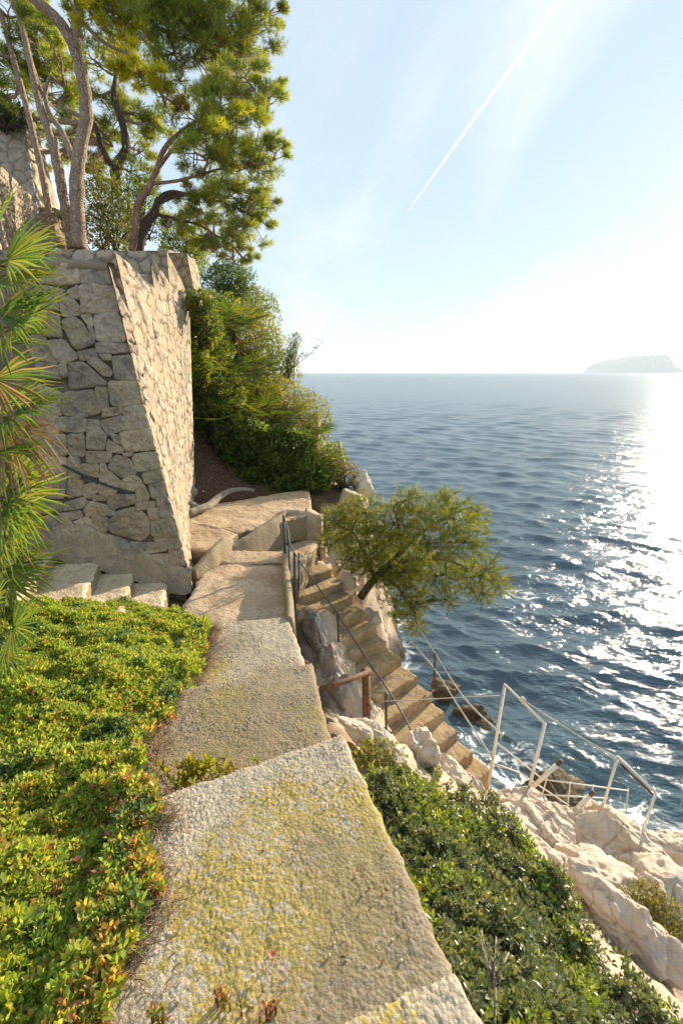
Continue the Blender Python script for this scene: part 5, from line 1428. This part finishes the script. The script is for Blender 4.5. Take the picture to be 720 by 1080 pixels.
# ================================================================== PINES
NEED = [(0.26, 0.30, 0.07), (0.21, 0.27, 0.07), (0.33, 0.34, 0.07), (0.17, 0.22, 0.06)]
NEED_Y = [(0.40, 0.40, 0.03), (0.34, 0.36, 0.03), (0.46, 0.42, 0.04)]
NEED_O = [(0.28, 0.18, 0.05), (0.24, 0.2, 0.04)]
def pine(label, trunk, radii, blobs, seed, bark='bark', limbs=(), dens=1.0, L=0.066, nn=10):
    """trunk and limbs: lists of (px, py, depth); blobs: (px, py, depth, radius in photo px, palette)"""
    g = np.random.default_rng(seed)
    tp = [PY(*q) for q in trunk]
    th = thing('pine_tree', tp[0], label, 'tree')
    radii = [r_ * 0.72 for r_ in radii]
    mt = MB(); n = 14 * (len(tp) - 1)
    tpts = smooth_path(tp, n)
    mt.tube(tpts, np.interp(np.linspace(0, 1, n), np.linspace(0, 1, len(radii)), radii), 11, 0.16)
    allp = [tpts]
    for lm, r0, r1 in limbs:
        lp = smooth_path([PY(*q) for q in lm], 12 * (len(lm) - 1)); mt.tube(lp, np.linspace(r0 * 0.75, r1 * 0.75, len(lp)), 9, 0.15); allp.append(lp)
    mt.build('trunk', M[bark], th, smooth=True)
    anchors = np.vstack(allp)
    ml, mb = MB(), MB()
    for (px, py, y, rp, pal) in blobs:
        c = PY(px, py, y); r = rp / FPX * y / 0.99
        dist = np.linalg.norm(anchors - c, axis=1) + 0.5 * np.maximum(0, anchors[:, 2] - c[2])
        a = anchors[np.argmin(dist)]
        mid = (a + c) / 2 + V(0, 0, -0.06) + g.normal(0, 0.08, 3)
        bp = smooth_path([a, mid, c], 12)
        ln = np.linalg.norm(c - a)
        mb.tube(bp, np.linspace(min(0.045, 0.015 + 0.018 * ln), 0.010, 12), 6, 0.1)
        nt = int(dens * 118 * (r / 0.25) ** 1.7 * 3.0)
        # sub-clusters make the crown lumpy with gaps between
        ns = max(5, int(14 * (r / 0.4) ** 1.5)); sc = c + nrm(g.normal(size=(ns, 3))) * (r * g.uniform(0.3, 1.2, (ns, 1))) * V(1, 1, 0.75)
        for s in sc:
            j = bp[g.integers(4, 12)]; mb.tube(smooth_path([j, (j + s) / 2 + g.normal(0, 0.04, 3), s], 6), np.linspace(0.009, 0.004, 6), 4)
            m = max(4, nt // ns)
            v = nrm(g.normal(size=(m, 3))); rr = r * 0.33
            p = s + v * (g.random((m, 1)) ** 0.45) * rr * V(1, 1, 0.62)
            ax = nrm(v * 0.9 + nrm(s - c) * 0.6 + V(0, 0, 0.55) + 0.3 * g.normal(size=(m, 3)))
            tone = g.uniform(0.75, 1.25)
            needles(ml, p, ax, nn, L * g.uniform(0.8, 1.2, m), 0.0050, 0.85, palette(g, m, pal, 0.2) * tone, g)
            for q in p[:: max(1, m // 5)]:
                mb.tube([s, q], [0.004, 0.002], 3, caps=False)
    ml.build('crown', M['needle'], th)
    mb.build('branch', M['bark'], th, smooth=True)
N, NY, NO = NEED, NEED_Y, NEED_O
pine('tall pine with thick pale forked trunk on the terrace, front of the group', [(84, 262, 6.9), (81, 215, 6.9), (83, 170, 6.9), (91, 120, 6.9), (86, 75, 6.85), (78, 48, 6.8)], [0.128, 0.12, 0.112, 0.098, 0.094, 0.088],
     [(150, 22, 7.0, 34, N), (110, 18, 6.8, 26, NY), (128, 10, 6.7, 22, NY), (128, 32, 6.6, 16, NY), (190, 28, 7.4, 34, N), (232, 28, 7.6, 34, N), (268, 14, 7.7, 26, N), (290, 8, 7.8, 14, N), (215, 62, 7.5, 28, N), (250, 55, 7.7, 24, N + NO),
      (150, 85, 6.6, 20, NY), (170, 92, 6.6, 15, NY), (134, 78, 6.6, 13, NY), (192, 112, 6.6, 9, NO), (175, 58, 7.2, 22, N), (205, 10, 7.3, 28, N), (72, 20, 6.9, 16, N), (55, 45, 7.1, 18, N), (265, 40, 7.8, 20, N), (165, -10, 7.0, 40, N), (230, -15, 7.5, 36, N), (100, -20, 6.8, 36, N)], 601,
     limbs=[([(78, 48, 6.8), (62, 22, 6.7), (40, 2, 6.6), (15, -20, 6.5)], 0.085, 0.06), ([(80, 52, 6.8), (81, 25, 6.8), (84, 0, 6.8), (90, -30, 6.8)], 0.085, 0.06), ([(77, 166, 6.95), (66, 140, 7.1), (54, 122, 7.2), (48, 100, 7.3), (53, 80, 7.3)], 0.055, 0.03),
            ([(84, 20, 6.8), (110, 45, 6.8), (140, 60, 6.8), (165, 80, 6.7)], 0.028, 0.012), ([(84, 5, 6.8), (140, 18, 7.0), (190, 40, 7.3), (240, 50, 7.6)], 0.03, 0.012)])
pine('slender pine at the far left of the trunks, leaning left', [(58, 262, 7.3), (52, 225, 7.3), (44, 180, 7.35), (30, 120, 7.4), (14, 60, 7.4), (0, 10, 7.4)], [0.06, 0.058, 0.055, 0.05, 0.045, 0.04],
     [(10, 30, 7.5, 22, N), (22, 70, 7.8, 18, N), (-10, 60, 7.4, 24, N), (35, 12, 7.6, 22, N), (5, 100, 7.8, 12, N)], 602)
pine('thin pine sharing the base of the main trunk, curving left', [(76, 262, 7.1), (69, 220, 7.1), (61, 175, 7.1), (55, 150, 7.1), (42, 110, 7.2), (33, 70, 7.3), (20, 15, 7.4), (10, -20, 7.4)], [0.085, 0.08, 0.085, 0.07, 0.06, 0.055, 0.05, 0.05],
     [(40, 45, 7.8, 22, N), (62, 72, 8.0, 20, N), (50, 20, 7.6, 20, N), (75, 100, 8.2, 16, N)], 603, limbs=[([(60, 172, 7.1), (59, 150, 7.05), (58, 146, 7.05)], 0.05, 0.035)])
pine('dark forked pine standing further back between the trunks', [(123, 205, 9.0), (122, 185, 9.0), (125, 172, 9.0), (133, 155, 9.0), (129, 130, 9.0), (121, 105, 9.0), (122, 80, 9.0), (128, 50, 9.1)], [0.12, 0.115, 0.11, 0.085, 0.08, 0.065, 0.04, 0.015],
     [(105, 100, 9.3, 24, N), (120, 140, 9.6, 20, N), (100, 145, 9.6, 16, N), (145, 120, 9.5, 20, N), (125, 60, 9.2, 24, N), (150, 160, 9.6, 18, N), (95, 60, 9.2, 20, N), (90, 180, 9.8, 16, N), (60, 170, 9.8, 14, N), (40, 135, 10, 16, N), (62, 118, 9.8, 18, N), (36, 92, 9.8, 18, N), (88, 130, 9.8, 16, N), (152, 190, 9.6, 16, N), (28, 160, 10, 14, N), (110, 168, 9.8, 14, N), (75, 150, 10, 16, N), (165, 130, 9.5, 18, N), (15, 120, 10, 16, N)], 604, bark='bark_dark',
     limbs=[([(122, 180, 9.0), (112, 165, 9.0), (105, 148, 9.0), (100, 130, 9.0)], 0.07, 0.04)])
pine('pine with twisted reddish trunk leaning seaward at the wall teeth', [(139, 265, 6.85), (143, 240, 6.85), (146, 215, 6.85), (158, 196, 6.85), (166, 178, 6.85), (171, 162, 6.85), (181, 148, 6.85), (200, 132, 6.90), (228, 118, 7.00)], [0.068, 0.064, 0.060, 0.056, 0.052, 0.044, 0.036, 0.025, 0.012],
     [(212, 128, 6.95, 32, N), (245, 112, 7.05, 30, N), (270, 108, 7.15, 22, N), (285, 95, 7.15, 13, N), (232, 160, 6.95, 32, N), (275, 155, 7.15, 26, N), (292, 160, 7.15, 14, N), (205, 160, 6.65, 22, N), (240, 138, 6.65, 22, N + NY), (225, 98, 7.05, 24, N), (258, 82, 7.15, 20, N), (260, 178, 7.05, 24, N)], 605, bark='bark_red',
     limbs=[([(166, 178, 6.85), (190, 150, 6.85), (225, 130, 6.95), (260, 118, 7.05)], 0.035, 0.014), ([(160, 194, 6.85), (190, 190, 6.85), (225, 180, 6.95), (262, 172, 7.05)], 0.03, 0.012)])
pine('dark trunked pine leaning out low over the slope', [(145, 265, 7.05), (152, 240, 7.05), (163, 224, 7.05), (168, 211, 7.05), (182, 203, 7.05), (205, 206, 7.15), (232, 205, 7.25)], [0.095, 0.09, 0.08, 0.055, 0.04, 0.026, 0.012],
     [(232, 205, 7.25, 28, N), (262, 210, 7.35, 26, N), (280, 205, 7.45, 14, N), (225, 232, 7.25, 26, N), (255, 238, 7.35, 24, N), (272, 232, 7.45, 14, N), (245, 258, 7.35, 18, N), (258, 270, 7.35, 11, N), (205, 215, 7.05, 18, N), (195, 238, 7.25, 16, N), (215, 258, 7.35, 14, N), (180, 230, 7.45, 16, N)], 606, bark='bark_dark',
     limbs=[([(167, 214, 7.05), (195, 205, 7.05), (230, 212, 7.15), (262, 225, 7.25)], 0.035, 0.014), ([(163, 226, 7.05), (190, 232, 7.15), (215, 240, 7.25), (248, 262, 7.35)], 0.03, 0.01)])
# palm head far up at the left edge
hill_palm(2, 95, 9.5, 0.40, 'palm head peeking over the upper wall at the left edge', 540, 10)

# ================================================================== FEATHERY TREE OVER THE STAIRS
def feather_tree():
    g = np.random.default_rng(71)
    base = PZ(382, 628, -3.05)
    th = thing('small_tree', base, 'feathery yellow green small tree leaning out from the stairs over the sea', 'tree')
    mt = MB()
    y0 = base[1]
    def Q(px, py, y): return PY(px, py, y)
    limbs = [([(380, 630, y0), (395, 610, y0 - 0.02), (410, 596, y0 - 0.05), (425, 580, y0 - 0.1)], 0.06, 0.035), ([(395, 610, y0), (385, 585, y0), (372, 560, y0 + 0.1)], 0.03, 0.012), ([(410, 596, y0), (440, 590, y0 - 0.1), (475, 592, y0 - 0.1), (515, 612, y0 - 0.15)], 0.035, 0.010),
             ([(410, 596, y0), (440, 565, y0), (470, 545, y0), (495, 535, y0)], 0.03, 0.010), ([(400, 605, y0), (420, 620, y0 - 0.1), (432, 640, y0 - 0.15)], 0.025, 0.01), ([(425, 580, y0), (420, 555, y0), (415, 535, y0)], 0.025, 0.01)]
    an = []
    for lm, a, b in limbs:
        lp = smooth_path([Q(*q) for q in lm], 14); mt.tube(lp, np.linspace(a, b, 14), 8, 0.15); an.append(lp)
    mt.build('trunk', M['bark_dark'], th, smooth=True)
    an = np.vstack(an)
    ml, mb = MB(), MB()
    blobs = [(365, 552, 26), (355, 570, 20), (385, 540, 24), (388, 572, 28), (415, 552, 28), (420, 585, 30), (445, 540, 26), (450, 572, 32), (478, 548, 28), (490, 572, 26), (500, 545, 16), (470, 528, 14), (512, 600, 22), (525, 618, 14), (490, 610, 24), (460, 608, 28), (430, 620, 24), (405, 612, 18),
             (428, 648, 18), (440, 662, 12), (415, 640, 14), (440, 635, 18), (370, 590, 16), (352, 548, 12), (430, 528, 14), (470, 632, 14), (508, 625, 14), (400, 598, 22), (392, 584, 20), (425, 602, 22), (410, 570, 22), (440, 592, 24), (383, 606, 12)]
    for (px, py, rp) in blobs:
        y = y0 + g.normal(-0.05, 0.28); c = Q(px, py, y); r = rp / FPX * y
        a = an[np.argmin(np.linalg.norm(an - c, axis=1))]
        bp = smooth_path([a, (a + c) / 2 + g.normal(0, 0.05, 3), c], 8); mb.tube(bp, np.linspace(0.012, 0.005, 8), 5)
        m = int(230 * (r / 0.28) ** 1.8)
        v = nrm(g.normal(size=(m, 3))); p = c + v * (g.random((m, 1)) ** 0.4) * r * V(1.1, 1.1, 0.85)
        ax = nrm(v + V(0.25, 0.0, 0.15) + 0.4 * g.normal(size=(m, 3)))
        col = palette(g, m, [(0.19, 0.20, 0.03), (0.14, 0.17, 0.03), (0.10, 0.13, 0.03), (0.075, 0.105, 0.025), (0.26, 0.25, 0.035)], 0.2)
        needles(ml, p, ax, 11, np.full(m, 0.07), 0.005, 0.75, col, g)
        for q in p[::9]: mb.tube([c, q], [0.004, 0.0018], 3, caps=False)
        for q, d_ in zip(p[::5], ax[::5]):
            needles(ml, q[None] + d_ * 0.05, d_[None], 14, np.array([0.13]), 0.0045, 0.3, col[:1], g)
    ml.build('crown', M['leaf'], th); mb.build('branch', M['bark_dark'], th)
feather_tree()

# ================================================================== RAILINGS AND POLES
def bar(mb, a, b, r=0.012, sides=6, n=2, sag=0.0, col=None):
    a = np.asarray(a); b = np.asarray(b); t = np.linspace(0, 1, n)[:, None]
    p = a + (b - a) * t; p[:, 2] -= sag * 4 * (t[:, 0] * (1 - t[:, 0]))
    mb.tube(p, r, sides, col=col)
def sq(mb, a, b, w=0.04):
    """square section bar"""
    a = np.asarray(a, dtype=float); b = np.asarray(b, dtype=float)
    mb.tube([a, b], w * 0.62, 4)
def dark_rail():
    th = thing('stair_railing', PZ(311, 663, -2.45), 'thin dark iron handrail with slim posts on the inner side of the cliff stairs', 'railing')
    def post(a, b, r=0.013):
        mb = MB(); bar(mb, a, b, r); mb.build('post', M['dark_iron'], th)
    y1 = 5.35; t1 = PY(299, 543, y1); post(t1, V(t1[0], t1[1], -2.35), 0.016)
    t2 = PY(310.5, 583, 4.55); post(t2, PY(311, 664, 4.55), 0.016)
    t3 = PY(304, 560, 5.0); post(t3, V(t3[0], t3[1], -2.4), 0.009)
    t4 = PY(315, 583, 5.3); post(t4, PY(315, 622, 5.3), 0.010)
    t5 = PY(323, 536, 7.0); post(t5, PY(323, 568, 7.0), 0.012)
    a = PY(356, 648, 4.45); post(a, PY(357, 677, 4.4), 0.012)
    b = PY(407, 731, 3.75); post(b, PY(407, 780, 3.7), 0.013)
    e = PY(438, 778, 3.35)
    mb = MB(); mb.tube(smooth_path([t1, PY(304, 560, 5.0), t2, a, PY(389, 699, 4.0), b + V(0.01, 0, 0.05), e], 40), 0.0075, 6)
    mb.build('handrail', M['dark_iron'], th)
    mb = MB(); bar(mb, e, e - V(0, 0, 0.35), 0.012); mb.build('post', M['dark_iron'], th)
dark_rail()
def rusty_post():
    th = thing('rusty_post', PY(386, 770, 3.5), 'thick rusty iron post with a pipe bolted to the rock beside the stairs', 'post')
    mb = MB(); sq(mb, PY(386, 705, 3.55), PY(386.5, 775, 3.5), 0.06); mb.build('upright', M['rust'], th)
    mb = MB(); mb.tube([PY(338, 727, 3.1), PY(365, 718, 3.3), PY(390, 708, 3.5)], 0.022, 8); mb.build('pipe', M['rust'], th, smooth=True)
    for q_, s_, k_ in ((PY(386, 709, 3.5), 0.05, 91), (PY(389, 745, 3.5), 0.042, 92)):
        mb = MB(); rock_into(mb, q_, (s_, s_, s_), 0, k_, 3, 0.0, 11, 0.3); mb.build('clamp', M['rust'], th, smooth=True)
rusty_post()
def sea_rail():
    th = thing('rope_railing', PY(457, 718, 5.3), 'slim rusty post holding white ropes along the seaward side of the stairs', 'railing')
    mb = MB(); bar(mb, PY(459, 689, 5.25), PY(457, 722, 5.2), 0.016); mb.build('post', M['rust'], th)
    top = PY(459, 690, 5.25)
    mb = MB(); mb.tube(smooth_path([PY(436, 655, 5.8), top, PY(490, 737, 4.6), PY(530, 776, 4.05)], 24), 0.010, 6); mb.build('rope', M['rope'], th)
    mb = MB(); mb.tube(smooth_path([PY(430, 673, 5.7), PY(458, 706, 5.2), PY(485, 748, 4.6), PY(518, 798, 4.07)], 24), 0.010, 6); mb.build('rope', M['rope'], th)
    mb = MB(); bar(mb, PY(398, 740, 3.55), PY(530, 733.5, 4.07), 0.0045, 5, 10, 0.0)
    tag(mb.build('wire', M['wire']), 'thin taut wire stretched from the rusty post to the first white frame', 'wire')
    mb = MB(); bar(mb, PY(457, 728, 4.95), PY(410, 776, 3.75), 0.009, 5, 6)
    tag(mb.build('rusty_rod', M['rust']), 'thin rusty rod lying across the treads of the cliff stairs', 'rod')
sea_rail()
def frames():
    th = thing('handrail_frame', PY(516, 826, 4.08), 'white angular handrail frame beside the lowest stairs, left of the two', 'handrail')
    a0, a1, b1, b0 = PY(515, 828, 4.08), PY(532, 722, 4.08), PY(574, 763, 3.55), PY(556, 838, 3.55)
    for p, q, nm in ((a0, a1, 'post'), (a1, b1, 'top_rail'), (b1, b0, 'post')):
        mb = MB(); sq(mb, p, q, 0.027); mb.build(nm, M['white_paint'], th)
    mb = MB(); k = PY(551, 738, 3.82); rock_into(mb, k, (0.03, 0.03, 0.04), 0, 95, 3)
    tag(mb.build('rope_knot', M['rope'], smooth=True), 'knotted rope tied on the top rail of the left white frame', 'rope')
    mb = MB(); mb.tube(smooth_path([k, PY(600, 770, 3.76), PY(651, 801, 3.7)], 14), 0.006, 5)
    tag(mb.build('rope', M['rope']), 'thin rope slung between the two white handrail frames', 'rope')
    th = thing('handrail_frame', PY(632, 860, 3.67), 'white angular handrail frame standing on the boulders above the water, right of the two', 'handrail')
    a0, a1, b1, b0 = PY(630, 868, 3.67), PY(651, 798, 3.67), PY(691, 836, 3.28), PY(676, 880, 3.28)
    for p, q, nm in ((a0, a1, 'post'), (a1, b1, 'top_rail'), (b1, b0, 'post')):
        mb = MB(); sq(mb, p, q, 0.026); mb.build(nm, M['white_paint'], th)
    mb = MB(); sq(mb, PY(654, 806, 3.62), PY(689, 833, 3.29) - V(0, 0, 0.05), 0.022); mb.build('lower_rail', M['rust'], th)
    # diagonal pipes
    for (a, b, ya, yb, lab) in (((557, 834), (592, 802), 3.75, 3.75, 'white diagonal pipe with a rusty tip beside the left frame'), ((597, 864), (626, 835), 3.65, 3.65, 'pinkish diagonal pipe with a rusty tip among the boulders')):
        p, q = PY(*a, ya), PY(*b, yb)
        th2 = thing('diagonal_pipe', p, lab, 'pipe')
        mb = MB(); bar(mb, p, p + (q - p) * 0.86, 0.021, 8); mb.build('tube', M['white_paint'], th2, smooth=True)
        mb = MB(); bar(mb, p + (q - p) * 0.862, q, 0.022, 8); mb.build('rusty_tip', M['rust'], th2, smooth=True)
    # low white railing over the water behind
    th3 = thing('platform_railing', PY(600, 858, 4.3), 'thin white tube railing low over the water behind the diagonal pipes', 'railing')
    y = 4.35
    segs = [((572, 822), (662, 834)), ((572, 838), (640, 842)), ((601, 825), (597, 860)), ((625, 828), (622, 862)), ((578, 815), (568, 850)), ((662, 832), (659, 862)), ((523, 783), (572, 822)), ((520, 805), (548, 815)), ((548, 815), (600, 850))]
    for k, (p, q) in enumerate(segs):
        mb = MB(); bar(mb, PY(*p, y + 0.006 * k), PY(*q, y + 0.006 * k), 0.008, 6); mb.build('post' if k in (2, 3, 4, 5) else 'rail', M['white_paint'], th3)
    th4 = thing('ladder_rail', PY(700, 890, 3.7), 'small white tube ladder rail by the water below the right frame', 'railing')
    for k, (p, q) in enumerate([((678, 878), (709, 880)), ((690, 889), (705, 890)), ((709, 879), (698, 898)), ((700, 898), (720, 903))]):
        mb = MB(); bar(mb, PY(*p, 3.75 + 0.006 * k), PY(*q, 3.75 + 0.006 * k), 0.009, 6); mb.build('rail', M['white_paint'], th4)
frames()

# ================================================================== AIR
def haze():
    mb = MB(); mb.box((-3000, -300, SEA_Z - 30), (12500, 11800, 330))
    m = bpy.data.materials.new('haze_air'); m.use_nodes = True; t = m.node_tree; t.nodes.clear()
    o = t.nodes.new('ShaderNodeOutputMaterial'); v = t.nodes.new('ShaderNodeVolumePrincipled')
    v.inputs['Color'].default_value = (0.80, 0.92, 1.0, 1); v.inputs['Density'].default_value = HAZE; v.inputs['Anisotropy'].default_value = 0.1
    t.links.new(v.outputs[0], o.inputs['Volume'])
    tag(mb.build('haze', m), kind='stuff')
HAZE = 0.00010
haze()
